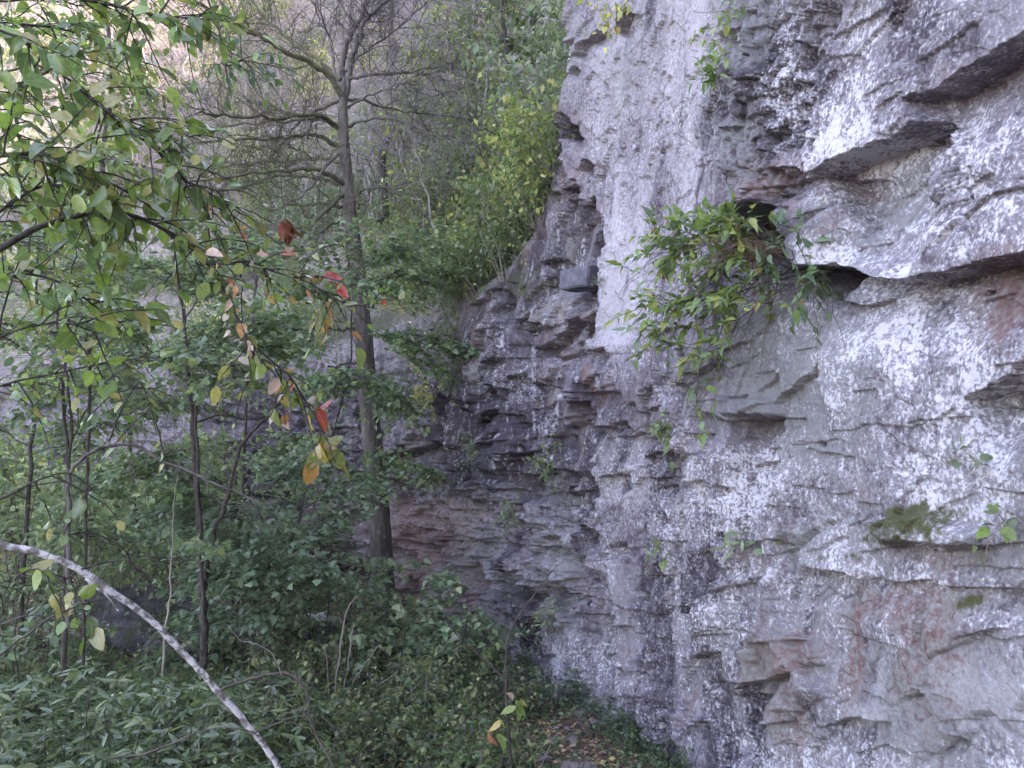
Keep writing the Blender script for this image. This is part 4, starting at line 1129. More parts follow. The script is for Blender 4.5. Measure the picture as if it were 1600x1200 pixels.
# ------------------------------------------------------------------ the near tree whose boughs hang in from the left
def near_boughs():
    rng = np.random.default_rng(51)
    base = np.array([-2.9, 2.3, gz(-2.9, 2.3)])
    r = root_empty("sourwood_tree", "overhanging tree at the left edge with big drooping leaves turning yellow and red", "tree", tuple(base))
    tr = smooth_path(np.array([base - (0, 0, .2), base + (.05, .1, 1.0), base + (.0, .0, 2.2), base + (.15, -.05, 3.4), base + (.1, .1, 4.6)]), 30)
    link("trunk", make_mesh("trunk", tube_arrays([(tr, np.linspace(.10, .05, len(tr)))], 12, .1, rng)[0] - base, [tube_arrays([(tr, np.linspace(.10, .05, len(tr)))], 12)[1]], smooth=True), BARK_GREY, parent=r)
    tk = lambda h: base + np.array([.05, 0, h])
    def leafy(path, n, size, pal, lv, tb, tl=.22, u0=.2, hang=1.0, u1=1.0, tilt=.6, per=(4, 7)):
        for k in range(n):
            u = (u0 + (u1 - u0) * (k + rng.random()) / n) * (len(path) - 1)
            i = int(min(u, len(path) - 2)); p = path[i] + (path[i + 1] - path[i]) * (u - i)
            d = unit(path[i + 1] - path[i])
            dd = unit(d * .6 + unit(rng.standard_normal(3)) * .8 + np.array([0, 0, -.35 * hang]))
            l = tl * rng.uniform(.4, 1.2)
            tw = curve_to(p, p + dd * l, rng, .08, .06, 6)
            tb.append((tw, np.linspace(.0030, .0016, 6)))
            m = rng.integers(*per)
            uu = np.linspace(.3, 1, m) * 5
            j = np.minimum(uu.astype(int), 4); f = (uu - j)[:, None]
            P = tw[j] * (1 - f) + tw[j + 1] * f
            D = unit(tw[j + 1] - tw[j]) * .7 + rng.standard_normal((m, 3)) * .65
            D[:, 2] -= hang * rng.uniform(-.2, .8, m)
            N = rng.standard_normal((m, 3)) * tilt + np.array([.1, -.3, .85])
            lv.add(P, D, N, size * rng.uniform(.45, 1.35, m), pick(rng, pal, m))
    specs = [  # pixel path, Y start, drift, widths px, [(n, size, palette, u0, u1)]
        ([(-160, 470), (0, 388), (55, 357), (100, 342)], 2.1, .1, 15, 9, []),
        ([(100, 342), (170, 331), (230, 345), (290, 382), (330, 420), (358, 470), (385, 530), (400, 560)], 2.2, .3, 8, 3, [(16, .075, 'autumn', .30, 1), (14, .085, 'sour', 0, .45)]),
        ([(-120, 20), (20, 55), (100, 118), (160, 170), (205, 205), (262, 250), (300, 300)], 2.1, .3, 7, 3, [(34, .095, 'sour', .1, 1)]),
        ([(-60, -60), (90, -10), (180, 10), (250, 25), (320, 30)], 2.2, .2, 6, 3, [(24, .09, 'sour', .2, 1)]),
        ([(-120, 300), (-20, 250), (70, 240), (140, 270), (200, 300)], 1.9, .3, 8, 3, [(34, .095, 'sour', .2, 1)]),
        ([(-100, 420), (0, 330), (70, 290), (130, 300), (180, 330)], 2.3, .3, 7, 3, [(30, .085, 'sour', .2, 1)]),
        ([(-120, 180), (-10, 140), (60, 120), (130, 80)], 2.4, .4, 7, 3, [(22, .085, 'sour', .2, 1)]),
        ([(-90, 470), (20, 430), (90, 440), (150, 480), (190, 520)], 2.4, .3, 6, 3, [(18, .08, 'sour', .2, 1)]),
        ([(330, 420), (385, 408), (430, 425), (480, 440), (530, 470), (590, 482)], 2.55, .2, 4, 2, [(12, .06, 'autumn', 0, .55), (7, .065, 'flame', .5, 1), (6, .06, 'sour', .3, 1)]),
        ([(250, 350), (270, 310), (300, 290), (340, 300), (360, 330)], 2.4, .1, 4, 2, [(12, .06, 'autumn', .2, 1)]),
        ([(385, 530), (420, 560), (455, 590), (470, 620)], 2.5, .1, 4, 2, [(9, .08, 'autumn', .1, 1)]),
        ([(455, 590), (480, 630), (500, 665), (505, 690)], 2.6, .1, 3, 1.5, [(4, .075, 'flame', .3, 1)]),
        ([(-90, 640), (10, 600), (80, 585), (150, 570), (215, 560)], 2.6, .3, 5, 2, [(9, .075, 'sour', .2, 1)]),
        ([(-80, 800), (0, 780), (60, 750), (110, 740), (150, 770)], 2.2, .2, 5, 2, [(4, .09, [(.06, .12, .06), (.09, .14, .06), (.10, .16, .06), (.22, .20, .07)], .4, 1)]),
        ([(-60, 930), (20, 905), (70, 895), (110, 905)], 2.2, .1, 3, 1.5, [(4, .085, 'sour', .4, 1)]),
        ([(300, -60), (340, 40), (352, 100), (380, 95), (440, 105)], 3.4, .3, 4, 2, [(20, .07, [(.05, .10, .03), (.07, .13, .03), (.04, .08, .04)], .3, 1)]),
        ([(-60, 560), (30, 515), (100, 505), (150, 520)], 2.0, .2, 4, 2, [(7, .095, 'sour', .2, 1)]),
        ([(205, 205), (250, 190), (280, 205), (300, 215)], 2.3, .1, 3, 1.5, [(7, .075, 'sour', .1, 1)]),
        ([(170, 690), (190, 640), (215, 600), (230, 620), (245, 680)], 2.7, .0, 3, 1.5, [(4, .075, 'sour', .4, 1)]),
        ([(-80, 120), (20, 200), (60, 260), (110, 330), (120, 400)], 2.6, .3, 5, 2, [(30, .085, 'sour', .1, 1)]),
        ([(-80, 30), (60, 40), (150, 60), (230, 100)], 2.9, .5, 5, 2, [(30, .075, 'sour', .1, 1)]),
    ]
    for pts, Y, dY, w0, w1, fol in specs:
        p = pxpath(pts, Y, dY)
        if pts[0][0] < 0:
            h = max(p[0][2] - base[2] - .3, .4)
            p = np.concatenate([smooth_path(np.array([tk(h), (tk(h) + p[0]) / 2 + np.array([0, 0, .1]), p[0]]), 10)[:-1], p])
        s = Y / FPX / 2
        tb, lv = [(p, np.linspace(w0 * s, w1 * s, len(p)))], Leaves()
        a0 = 9 / len(p) if pts[0][0] < 0 else 0
        for n, size, pal, u0, u1 in fol:
            leafy(p, max(3, int(n * (1.0 if pal == 'sour' else .7 if pal == 'flame' else .95))), size * (.62 if pal == 'sour' else 1.0 if pal == 'flame' else .62), pal, lv, tb, u0=a0 + (1 - a0) * u0, u1=a0 + (1 - a0) * u1)
        twigs(p, .0014, rng, tb, 4, .2, 2, lo=.4)
        bo = link("branch", tube_mesh("branch", tb, base, 8), BARK_DARK, parent=r)
        if lv.P:
            link("foliage", lv.mesh("foliage", 'ovate', base), GLOSSY, parent=bo)
    # pale spent flower racemes at the bough tip
    rac = bark_material("raceme", (.20, .22, .10), (.32, .32, .18), None, 80, 1)
    for ax, ay, bx, by, n in [(455, 400, 452, 455, 8), (500, 425, 470, 450, 7), (500, 480, 505, 540, 8), (505, 470, 515, 525, 6), (590, 482, 660, 500, 9), (350, 560, 370, 600, 6), (365, 600, 340, 640, 6)]:
        tb = []
        hub = at(ax, ay, 2.6)
        for k in range(n):
            p0 = hub; p1 = at(bx + rng.normal(0, 14), by + rng.normal(0, 12), 2.6 + rng.normal(0, .05))
            c = curve_to(p0, p1, rng, .15, .10, 8)
            tb.append((c, np.linspace(.0016, .0011, 8)))
        link("flower_raceme", tube_mesh("flower_raceme", tb, base, 3), rac, parent=r)
near_boughs()

# curled dead leaf hanging by itself
def dead_leaf():
    rng = np.random.default_rng(57)
    p = at(447, 345, 2.3)
    lv = Leaves()
    for k in range(4):
        lv.add(p + rng.normal(0, .004, 3), np.array([.2, 0, -1]) + rng.normal(0, .25, 3), rng.normal(0, 1, 3), .075 * rng.uniform(.8, 1.1), np.array([[.16, .05, .035]]) * rng.uniform(.7, 1.3))
    st = [(curve_to(p + np.array([-.03, .02, .17]), p, rng, 0, .05, 6), .0012)]
    plant("dead_leaf", "curled reddish brown dead leaf hanging left of the tall bare trunk", "leaf", p, [("leaf_blade", 'leaves', lv, DULL, 'ovate'), ("stalk", 'tubes', st, BARK_DARK, 4)])
dead_leaf()

# ------------------------------------------------------------------ evergreen shrubs at the lower left
def rhododendron(label, seed, cx, cy, Y, w, h, nb, tilt=.42):
    rng = np.random.default_rng(seed)
    b = at(cx, cy, Y); b[2] = gz(b[0], b[1])
    st, lv = [], Leaves()
    for k in range(nb):
        an = rng.uniform(0, 2 * math.pi); rr = math.sqrt(rng.random())
        tip = b + np.array([rr * w * math.cos(an), rr * w * .8 * math.sin(an), h * rng.uniform(.25, 1.1) * (1 - .35 * rr)])
        c = curve_to(b + np.array([rr * .25 * w * math.cos(an), rr * .25 * w * math.sin(an), -.05]), tip, rng, -.12, .05, 7)
        if rng.random() < .4: st.append((c, np.linspace(.005, .002, 7)))
        m = rng.integers(6, 10)                       # a whorl of long leaves
        a0 = rng.uniform(0, 6.28)
        aa = a0 + np.arange(m) * 2 * math.pi / m + rng.normal(0, .2, m)
        D = np.stack([np.cos(aa), np.sin(aa), rng.uniform(-.35, .35, m)], 1)
        N = np.array([0, 0, 1]) + rng.standard_normal((m, 3)) * tilt
        lv.add(tip + D * .006, D, N, .088 * rng.uniform(.6, 1.2, m), pick(rng, 'rhodo', m))
        m2 = 4
        q = c[4 + rng.integers(0, 2, m2)]
        D = rng.standard_normal((m2, 3)); D[:, 2] *= .4
        lv.add(q, D, np.array([0, 0, 1]) + rng.standard_normal((m2, 3)) * .4, .082 * rng.uniform(.6, 1.1, m2), pick(rng, 'rhodo', m2))
    plant("evergreen_shrub", label, "shrub", b, [("stems", 'tubes', st, BARK_DARK, 5), ("foliage", 'leaves', lv, GLOSSY, 'rhodo')])
rhododendron("broad evergreen shrub of long glossy leaves filling the bottom left corner", 61, 60, 1230, 4.3, 1.05, 1.15, 260)
rhododendron("evergreen shrub of whorled leaves behind the pale pole, right of the corner shrub", 62, 250, 1190, 4.9, .95, .95, 220)
rhododendron("small evergreen shrub beyond the pole, below the dark boulder", 63, 330, 1090, 6.0, .8, .65, 130)
rhododendron("low evergreen shrub left of the lone thin saplings on the dark bank", 64, 150, 1110, 5.8, .9, .85, 170)
rhododendron("small glossy shrub right of the pole's lower end", 65, 420, 1070, 6.6, .7, .55, 90)

# ------------------------------------------------------------------ thicket of maple seedlings and brush in the lower middle
def thicket(name, label, cat, seed, cx, cy, Y, w, h, n, size, pal, tpl, nst=14, group=None, mat=LEAF):
    rng = np.random.default_rng(seed)
    b = at(cx, cy, Y); b[2] = gz(b[0], b[1])
    st, tb, lv = [], [], Leaves()
    for k in range(nst):
        an = rng.uniform(0, 2 * math.pi); rr = math.sqrt(rng.random()) * w
        foot = b + np.array([.4 * rr * math.cos(an), .4 * rr * math.sin(an), -.05])
        tip = b + np.array([rr * math.cos(an), rr * .8 * math.sin(an), h * rng.uniform(.4, 1)])
        c = curve_to(foot, tip, rng, .03, .06, 7)
        st.append((c, np.linspace(.008, .003, 7)))
        for q in range(3):
            a2 = rng.uniform(0, 6.28); l = w * rng.uniform(.3, .6)
            o = c[2 + 2 * q]
            spray(o, o + np.array([l * math.cos(a2), l * math.sin(a2), rng.uniform(-.1, .12)]), w * .35, max(4, n // (nst * 3)), size, pal, rng, tb, lv, .003, droop=.3, tilt=.4, nt=4)
    return plant(name, label, cat, b, [("stems", 'tubes', st, BARK_DARK, 5), ("twigs", 'tubes', tb, BARK_DARK, 3), ("foliage", 'leaves', lv, mat, tpl)], group)
D1 = [(.07, .12, .06), (.085, .14, .066), (.105, .16, .07), (.095, .13, .066), (.145, .17, .07)]
thicket("maple_bush", "dense maple bush hiding the foot of the tall grey trunk", "bush", 71, 600, 1060, 8.6, .95, .78, 1200, .07, D1, 'maple', 16)
thicket("maple_bush", "maple bush right of the trunk against the layered rock", "bush", 72, 690, 1080, 8.6, .75, 1.05, 1000, .08, D1, 'maple', 14)
thicket("maple_bush", "maple bush left of the trunk in front of white fallen blocks", "bush", 73, 510, 1040, 9.4, .9, 1.2, 1100, .08, D1, 'maple', 14)
thicket("maple_bush", "maple bush below the broad maple tiers and beside the boulder", "bush", 74, 400, 1030, 9.0, .9, 1.1, 1000, .085, D1, 'maple', 12)
thicket("leafy_bush", "low dark bush along the path right of the cane clump", "bush", 75, 700, 1130, 7.6, .8, .55, 900, .055, 'cover', 'small', 16)
thicket("leafy_bush", "low bush at the cliff foot where the wall meets the path", "bush", 76, 850, 1110, 7.6, .45, .40, 500, .05, 'shade', 'small', 12)
thicket("leafy_bush", "low trailing bush beside the path at the wall's nearest foot", "bush", 77, 950, 1150, 6.9, .4, .32, 420, .045, 'shade', 'small', 12)
thicket("leafy_bush", "small dark bush close to the bottom edge under the bare sapling", "bush", 78, 740, 1210, 6.0, .5, .38, 420, .05, 'cover', 'small', 12)
thicket("leafy_bush", "tangled low bush between the dead kinked branch and the canes", "bush", 79, 600, 1190, 6.4, .8, .42, 700, .045, 'cover', 'small', 16)
thicket("leafy_bush", "dark green bush on the bank behind the thin left saplings", "bush", 80, 60, 1040, 7.0, 1.0, 1.1, 900, .07, 'shade', 'ovate', 14)
thicket("leafy_bush", "tall bush filling the space left of the twin-stemmed maple", "bush", 81, 170, 930, 9.5, 1.2, 1.9, 2000, .06, 'maple', 'ovate', 18)
thicket("leafy_bush", "tall bush at the far left edge before the pale wall", "bush", 82, 10, 930, 9.0, 1.2, 2.2, 2000, .065, 'maple', 'ovate', 18)
thicket("leafy_bush", "bush against the wall between the boulder and white blocks", "bush", 83, 380, 960, 11.5, 1.0, 1.4, 900, .07, D1, 'maple', 12)
# ------------------------------------------------------------------ plants growing on the rock
def hanging_shrub():
    rng = np.random.default_rng(91)
    root, n = cliff_at(1225, 402, .05)
    root = at(1225, 400, 4.55)
    st, tw, lv = [], [], Leaves()
    tips = [(962, 470), (985, 520), (1000, 560), (1012, 610), (1050, 650), (1080, 640), (1008, 395), (1040, 372), (1080, 352), (1120, 350), (1150, 352), (1175, 375), (1110, 600), (985, 440),
            (1010, 470), (1030, 520), (1060, 560), (1045, 430), (1075, 400), (1100, 440), (1110, 500), (1130, 400), (1150, 440), (1200, 440), (1235, 420), (1270, 440), (1296, 468), (1308, 505),
            (1250, 470), (1230, 500), (1285, 530), (1130, 540), (1075, 480), (1060, 690), (1075, 620), (1020, 420), (1160, 400), (1210, 395), (1020, 570), (990, 490), (1040, 600), (1305, 550)]
    for a, b in tips:
        Y = 4.75 + (1225 - a) / 260 * .75 - rng.uniform(.05, .45)
        T = at(a + rng.normal(0, 6), b + rng.normal(0, 6), Y)
        q_ = rng.random(); O = at(1150 + 150 * q_, 352 + 85 * q_, 5.0 - .55 * q_) + rng.normal(0, .03, 3)
        c = curve_to(O, T, rng, .16, .07, 12)
        st.append((c, np.linspace(.0038, .0015, 12)))
        low = a > 1220 and b > 455
        for k in range(2 if low else 5):
            i = rng.integers(4, 11)
            d = unit(c[min(i + 1, 11)] - c[i - 1])
            dd = unit(d * .45 + rng.standard_normal(3) * .45 + np.array([-.45 if a < 1200 else .1, -.1, .12]))
            l = rng.uniform(.12, .36)
            t2 = curve_to(c[i], c[i] + dd * l, rng, .05, .07, 6)
            tw.append((t2, np.linspace(.0022, .0012, 6)))
            m = rng.integers(5, 9)
            u = np.linspace(.25, 1, m) * 5; j = np.minimum(u.astype(int), 4); f = (u - j)[:, None]
            P = t2[j] * (1 - f) + t2[j + 1] * f
            D = unit(t2[j + 1] - t2[j]) + rng.standard_normal((m, 3)) * .6; D[:, 2] -= .1
            N = np.array([-.2, -.35, .8]) + rng.standard_normal((m, 3)) * .4
            pal = [(.06, .11, .055), (.075, .13, .065), (.085, .14, .05)] if a > 1190 else 'hang'
            lv.add(P, D, N, .086 * rng.uniform(.5, 1.35, m), pick(rng, pal, m))
    m = 90                                            # withered leaves among the twigs
    ii = rng.integers(0, len(tw), m)
    lv.add(np.array([tw[i][0][3] for i in ii]), rng.standard_normal((m, 3)) - (0, 0, .8), rng.standard_normal((m, 3)), .05 * rng.uniform(.6, 1.2, m), pick(rng, [(.18, .08, .035), (.26, .13, .05)], m))
    rb = []
    for k in range(70):                              # the rusty tangle of dry stalks in the hole
        p0 = at(1215 + rng.normal(0, 22), 398 + rng.normal(0, 10), 4.65 + rng.normal(0, .06))
        p1 = at(1150 + rng.normal(0, 45), 405 + rng.normal(0, 22), 4.7 + rng.normal(0, .12))
        rb.append((curve_to(p0, p1, rng, .12, .10, 7), .0017))
    for k in range(8):                               # long bare runners trailing down left
        p0 = at(1225 + rng.normal(0, 10), 440 + rng.normal(0, 12), 4.6)
        p1 = at(1120 + rng.normal(0, 45), 540 + rng.normal(0, 35), 4.95 + rng.normal(0, .1))
        rb.append((curve_to(p0, p1, rng, .12, .06, 9), .0022))
    plant("cliff_shrub", "large hanging shrub of pointed leaves spilling from the dark hole in the cliff", "shrub", root,
          [("stems", 'tubes', st, BARK_DARK, 5), ("twigs", 'tubes', tw, BARK_DARK, 3), ("dry_stalks", 'tubes', rb, BARK_RUST, 3), ("foliage", 'leaves', lv, LEAF, 'pointed')])
hanging_shrub()

def tuft(name, label, cat, seed, a, b, R, n, size, pal, tpl='small', nst=12, down=.2, out=.02, mat=LEAF, stretch=1.0):
    rng = np.random.default_rng(seed)
    root, nrm = cliff_at(a, b, out)
    st, lv = [], Leaves()
    for k in range(nst):
        d = unit(nrm * rng.uniform(.3, 1) + rng.standard_normal(3) * .7 + np.array([0, 0, .25 - down]))
        c = curve_to(root, root + d * R * rng.uniform(.5, 1.1) * np.array([1, 1, stretch]), rng, .15, .06, 6)
        st.append((c, np.linspace(.0025, .001, 6)))
        m = max(2, n // nst)
        u = rng.uniform(.25, 1, m) * 5; j = np.minimum(u.astype(int), 4); f = (u - j)[:, None]
        P = c[j] * (1 - f) + c[j + 1] * f + rng.normal(0, size * .3, (m, 3))
        D = unit(c[j + 1] - c[j]) + rng.standard_normal((m, 3)) * .7; D[:, 2] -= down
        lv.add(P, D, np.array([-.2, -.3, .8]) + rng.standard_normal((m, 3)) * .5, size * rng.uniform(.6, 1.3, m), pick(rng, pal, m))
    plant(name, label, cat, root, [("stems", 'tubes', st, BARK_TAN, 3), ("foliage", 'leaves', lv, mat, tpl)])
tuft("cliff_plant", "round green tuft growing under the middle overhang of the dark face", "plant", 101, 882, 728, .30, 420, .04, 'bushA', 'small', 30)
tuft("cliff_plant", "small bright fern-like plant high on the edge of the pale panel", "plant", 102, 1130, 125, .22, 70, .09, 'fern', 'long', 14, .0)
tuft("cliff_plant", "dark leafy vine strand hanging below the big hanging shrub", "plant", 103, 1085, 668, .26, 60, .07, 'bushA', 'pointed', 10, .8, .05)
tuft("cliff_plant", "thin yellow-green seedling at the right edge beside the moss patch", "plant", 104, 1580, 815, .16, 16, .07, 'hang', 'ovate', 6, .1, .04)
tuft("cliff_plant", "faint sprig of small leaves at the right edge under the lower ledge", "plant", 105, 1560, 725, .14, 16, .05, 'bushC', 'ovate', 6, .1, .04)
tuft("cliff_plant", "little sprig with narrow leaves above the shelf in the lower middle", "plant", 106, 1180, 856, .18, 24, .09, 'bushC', 'long', 6, .0, .04)
tuft("cliff_plant", "single upright leaf rooted in a crack left of the moss shelf", "plant", 107, 1230, 850, .09, 4, .06, 'hang', 'ovate', 3, -.3, .02)
tuft("cliff_plant", "sprig of few oval leaves dangling before the brown stained patch", "plant", 108, 1075, 868, .24, 24, .06, 'hang', 'ovate', 7, .4, .05)
tuft("cliff_plant", "dusty green tuft on the wall left of the middle overhang", "plant", 109, 752, 712, .40, 420, .04, 'bushC', 'small', 26, .1)
tuft("cliff_plant", "trailing grey-green growth on the wall low under the dark face", "plant", 110, 805, 800, .45, 460, .04, 'bushC', 'small', 26, .5)
tuft("cliff_plant", "grassy tuft by the little cave low in the wall", "plant", 111, 885, 965, .28, 200, .05, 'bushC', 'long', 18, .3)
tuft("cliff_plant", "tuft of dry yellow-green growth on the ledge under the maple sprays", "plant", 112, 690, 620, .6, 900, .05, 'gold', 'small', 34, .2)
tuft("cliff_plant", "green growth hanging over the wall edge right of the red soil scar", "plant", 113, 735, 520, .6, 900, .05, 'bushA', 'small', 34, .5)
tuft("cliff_plant", "fine grassy growth clinging under the hill's lower corner", "plant", 114, 715, 590, .5, 700, .05, 'bushC', 'small', 30, .4)
tuft("cliff_plant", "tiny green tuft beside the protruding dark block", "plant", 115, 950, 446, .12, 40, .03, 'bushA', 'small', 10, .1)
tuft("cliff_plant", "spray of small leaves on the lichen face far lower left of the panel", "plant", 116, 1045, 870, .18, 20, .05, 'bushC', 'ovate', 6, .4, .04)

# yellow-green branches hanging into the top of the picture from above the cliff
def top_branch(label, seed, paths, n, pal, size):
    rng = np.random.default_rng(seed)
    tb, lv = [], Leaves()
    for pts, Y in paths:
        p = pxpath(pts, Y, .1)
        tb.append((p, np.linspace(.006, .002, len(p))))
        for k in range(n):
            i = rng.integers(len(p) // 3, len(p) - 1)
            d = unit(p[i + 1] - p[i]) + rng.standard_normal(3) * .8
            spray(p[i], p[i] + unit(d) * rng.uniform(.1, .3), .12, 8, size, pal, rng, tb, lv, .002, droop=.5, tilt=.5, nt=3)
    b = tb[0][0][0]
    plant("overhanging_branch", label, "branch", b, [("stem", 'tubes', tb, BARK_TAN, 4), ("foliage", 'leaves', lv, LEAF, 'ovate')])
top_branch("leafy yellow-green branch dangling from above over the top of the pale panel", 121, [([(1230, -160), (1200, -40), (1160, 10), (1120, 40), (1100, 75)], 4.8), ([(1210, -60), (1190, 0), (1150, 15), (1090, 20)], 4.8)], 3, 'hang', .05)
top_branch("small yellow-leaved branch dangling at the panel's upper left corner", 122, [([(1010, -120), (990, -20), (975, 8), (960, 20)], 6.3)], 5, 'gold', .06)
# ------------------------------------------------------------------ growth on the hillside
def bush_parts(seed, h, w, n, size, pal, tpl, nst):
    rng = np.random.default_rng(seed)
    st, lv = [], Leaves()
    for k in range(nst):
        an = rng.uniform(0, 6.28); rr = math.sqrt(rng.random()) * w
        tip = np.array([rr * math.cos(an), rr * math.sin(an), h * rng.uniform(.35, 1.0) * (1 - .3 * rr / w)])
        c = curve_to(np.array([.2 * rr * math.cos(an), .2 * rr * math.sin(an), -.15]), tip, rng, .02, .07, 7)
        st.append((c, np.linspace(.010, .004, 7)))
        m = n // nst
        clump = c[-1] + rng.standard_normal((m, 3)) * np.array([.22, .22, .13]) * w * .8
        half = m // 3
        u = rng.uniform(.4, 1, half) * 6; j = np.minimum(u.astype(int), 5)
        clump[:half] = c[j] + rng.standard_normal((half, 3)) * .10 * w
        D = rng.standard_normal((m, 3)); D[:, 2] -= .35
        lv.add(clump, D, np.array([0, -.2, .9]) + rng.standard_normal((m, 3)) * .45, size * rng.uniform(.55, 1.3, m), pick(rng, pal, m))
    return tube_mesh("stems", st, (0, 0, 0), 4), lv.mesh("foliage", tpl)

def bare_parts(seed, h, lean=.15, lev=3, leaf=None):
    rng = np.random.default_rng(seed)
    tr = curve_to((0, 0, -.2), (rng.normal(0, lean * h * .5), rng.normal(0, lean * h * .3), h), rng, .03, .05, 14)
    t0 = [(tr, np.linspace(.028 * h / 3, .006, 14))]
    tb, lv = [], Leaves()
    for k in range(16):
        u = rng.uniform(.25, 1) * 13; i = int(min(u, 12))
        an = rng.uniform(0, 6.28); l = h * rng.uniform(.15, .42) * (1.2 - u / 16)
        tip = tr[i] + np.array([math.cos(an) * l, math.sin(an) * l, l * rng.uniform(.1, .9)])
        c = curve_to(tr[i], tip, rng, rng.uniform(-.05, .1), .09, 9)
        tb.append((c, np.linspace(.010, .004, 9)))
        twigs(c, .004, rng, tb, 8, l * .6, lev - 1, .9, (0, 0, .2))
        if leaf:
            m = 45
            j = rng.integers(2, 9, m)
            D = rng.standard_normal((m, 3)); D[:, 2] -= .5
            lv.add(c[j] + rng.standard_normal((m, 3)) * .10 * l, D, np.array([0, -.2, .9]) + rng.standard_normal((m, 3)) * .5, .11 * rng.uniform(.6, 1.2, m), pick(rng, leaf, m))
    return tube_mesh("trunk", t0, (0, 0, 0), 7), tube_mesh("branches", tb, (0, 0, 0), 3), (lv.mesh("foliage", 'small') if leaf else None)

KINDS = [("hillside_shrub", "shrub", "mid green shrub on the hillside among bare saplings", "mid green hillside shrubs", bush_parts(131, 1.5, 1.0, 900, .12, 'bushA', 'small', 20)),
         ("hillside_shrub", "shrub", "bright yellow-green shrub on the hillside leaf litter", "yellow-green hillside shrubs", bush_parts(132, 1.6, 1.0, 800, .13, 'bushB', 'small', 18)),
         ("hillside_shrub", "shrub", "pale bluish green bushy shrub on the hillside slope", "bluish green hillside shrubs", bush_parts(133, 1.2, 1.1, 1000, .11, 'bushC', 'small', 22)),
         ("hillside_shrub", "shrub", "loose golden leaved shrub on the brown hillside", "golden hillside shrubs", bush_parts(134, 1.8, 1.1, 500, .13, 'gold', 'small', 16))]
for k_ in KINDS:
    k_[4][0].materials.append(BARK_TAN); k_[4][1].materials.append(LEAF)
BARES = [("bare_tree", "tree", "thin leafless grey sapling with hazy twigs on the hillside", "leafless hillside saplings", bare_parts(141, 3.2)),
         ("bare_tree", "tree", "taller leafless tree with fine spreading twigs on the hillside", "taller leafless hillside trees", bare_parts(142, 4.6, .2)),
         ("slender_tree", "tree", "slender tree with sparse yellow-green leaves on the hillside", "sparse leaved hillside trees", bare_parts(143, 4.2, .15, 2, 'bushB')),
         ("slender_tree", "tree", "slender tree with sparse dull green leaves on the hillside", "dull leaved hillside trees", bare_parts(144, 5.0, .15, 2, 'bushA'))]
for k_ in BARES:
    k_[4][0].materials.append(BARK_HAZE); k_[4][1].materials.append(BARK_HAZE)
    if k_[4][2]: k_[4][2].materials.append(LEAF)

def place(kind, p, s, rz, rng):
    nm, cat, lab, grp, meshes = kind
    r = root_empty(nm, lab, cat, tuple(p), grp)
    r.rotation_euler = (rng.normal(0, .06), rng.normal(0, .06), rz)
    r.scale = (s, s, s * rng.uniform(.85, 1.2))
    for me in meshes:
        if me is not None:
            o = bpy.data.objects.new(me.name.split('.')[0], me)
            C.objects.link(o); o.parent = r

rng = np.random.default_rng(151)
def scatter(n, x0, x1, y0, y1, kinds, w, s0, s1):
    k = 0
    while k < n:
        a, b = rng.uniform(x0, x1), rng.uniform(y0, y1)
        p, t = hill_seen(a, b)
        if p is None: 
            k += 1
            continue
        kind = kinds[rng.choice(len(kinds), p=np.array(w) / sum(w))]
        place(kind, p - np.array([0, 0, .1]), rng.uniform(s0, s1) * (1 + t * .012), rng.uniform(0, 6.28), rng)
        k += 1
scatter(46, 560, 850, 250, 500, KINDS, [4, 3, 3, 1], .35, .75)
scatter(30, 700, 880, -40, 330, KINDS, [5, .6, 4, 0], .5, 1.0)
scatter(34, 0, 560, 300, 560, KINDS, [4, 2, 3, 1], .5, .95)
scatter(34, -60, 620, -60, 330, KINDS, [2, 3, 3, 3], .5, 1.1)
scatter(26, 560, 780, 60, 280, KINDS, [2, 4, 2, 2], .4, .8)
scatter(110, 60, 720, -80, 400, BARES, [5, 4, 1, 0], .6, 1.15)
scatter(40, -40, 420, -80, 260, BARES, [4, 4, 2, 0], .8, 1.3)
scatter(16, 560, 800, 150, 480, BARES, [3, 1, 2, 1], .45, .8)
scatter(12, -60, 400, -20, 400, BARES, [0, 1, 3, 3], .7, 1.2)

# taller trunks that stand out on the slope
def slope_tree(label, pts, Y, w0, w1, bark, seed, leaf=None):
    rg = np.random.default_rng(seed)
    p = pxpath(pts, Y, .3)
    s = Y / FPX / 2
    st, tb, lv = [(p, np.linspace(w0 * s, w1 * s, len(p)))], [], Leaves()
    twigs(p, .008, rg, tb, 16, 1.3, 2, 1.0, (0, 0, .2), .35)
    if leaf:
        for q in range(14):
            i = rg.integers(len(p) // 3, len(p))
            o = p[i]; a2 = rg.uniform(0, 6.28); l = rg.uniform(.5, 1.1)
            spray(o, o + np.array([l * math.cos(a2), l * math.sin(a2), .1]), .5, 60, .12, leaf, rg, tb, lv, .006)
    plant("slope_tree", label, "tree", p[0], [("trunk", 'tubes', st, bark, 8), ("branches", 'tubes', tb, bark, 3), ("foliage", 'leaves', lv, LEAF, 'small')])
slope_tree("short dark brown trunk leaning on the slope just right of the tall bare tree", [(598, 345), (597, 290), (596, 250), (606, 215)], 15.5, 22, 12, BARK_DARK, 161)
slope_tree("pale straight grey trunk high on the hillside behind the bare limbs", [(612, 150), (612, 90), (610, 30), (612, -60)], 22.0, 12, 8, BARK_GREY, 162)
slope_tree("thin tan twin trunk on the slope left of the ivy-like bank", [(738, 330), (727, 240), (712, 150), (700, 60), (692, -60)], 15.0, 13, 6, BARK_TAN, 163, 'bushB')
slope_tree("second slim tan trunk leaning right on the slope near the bank", [(733, 240), (735, 160), (748, 60), (752, -60)], 16.5, 10, 5, BARK_TAN, 164, 'bushA')
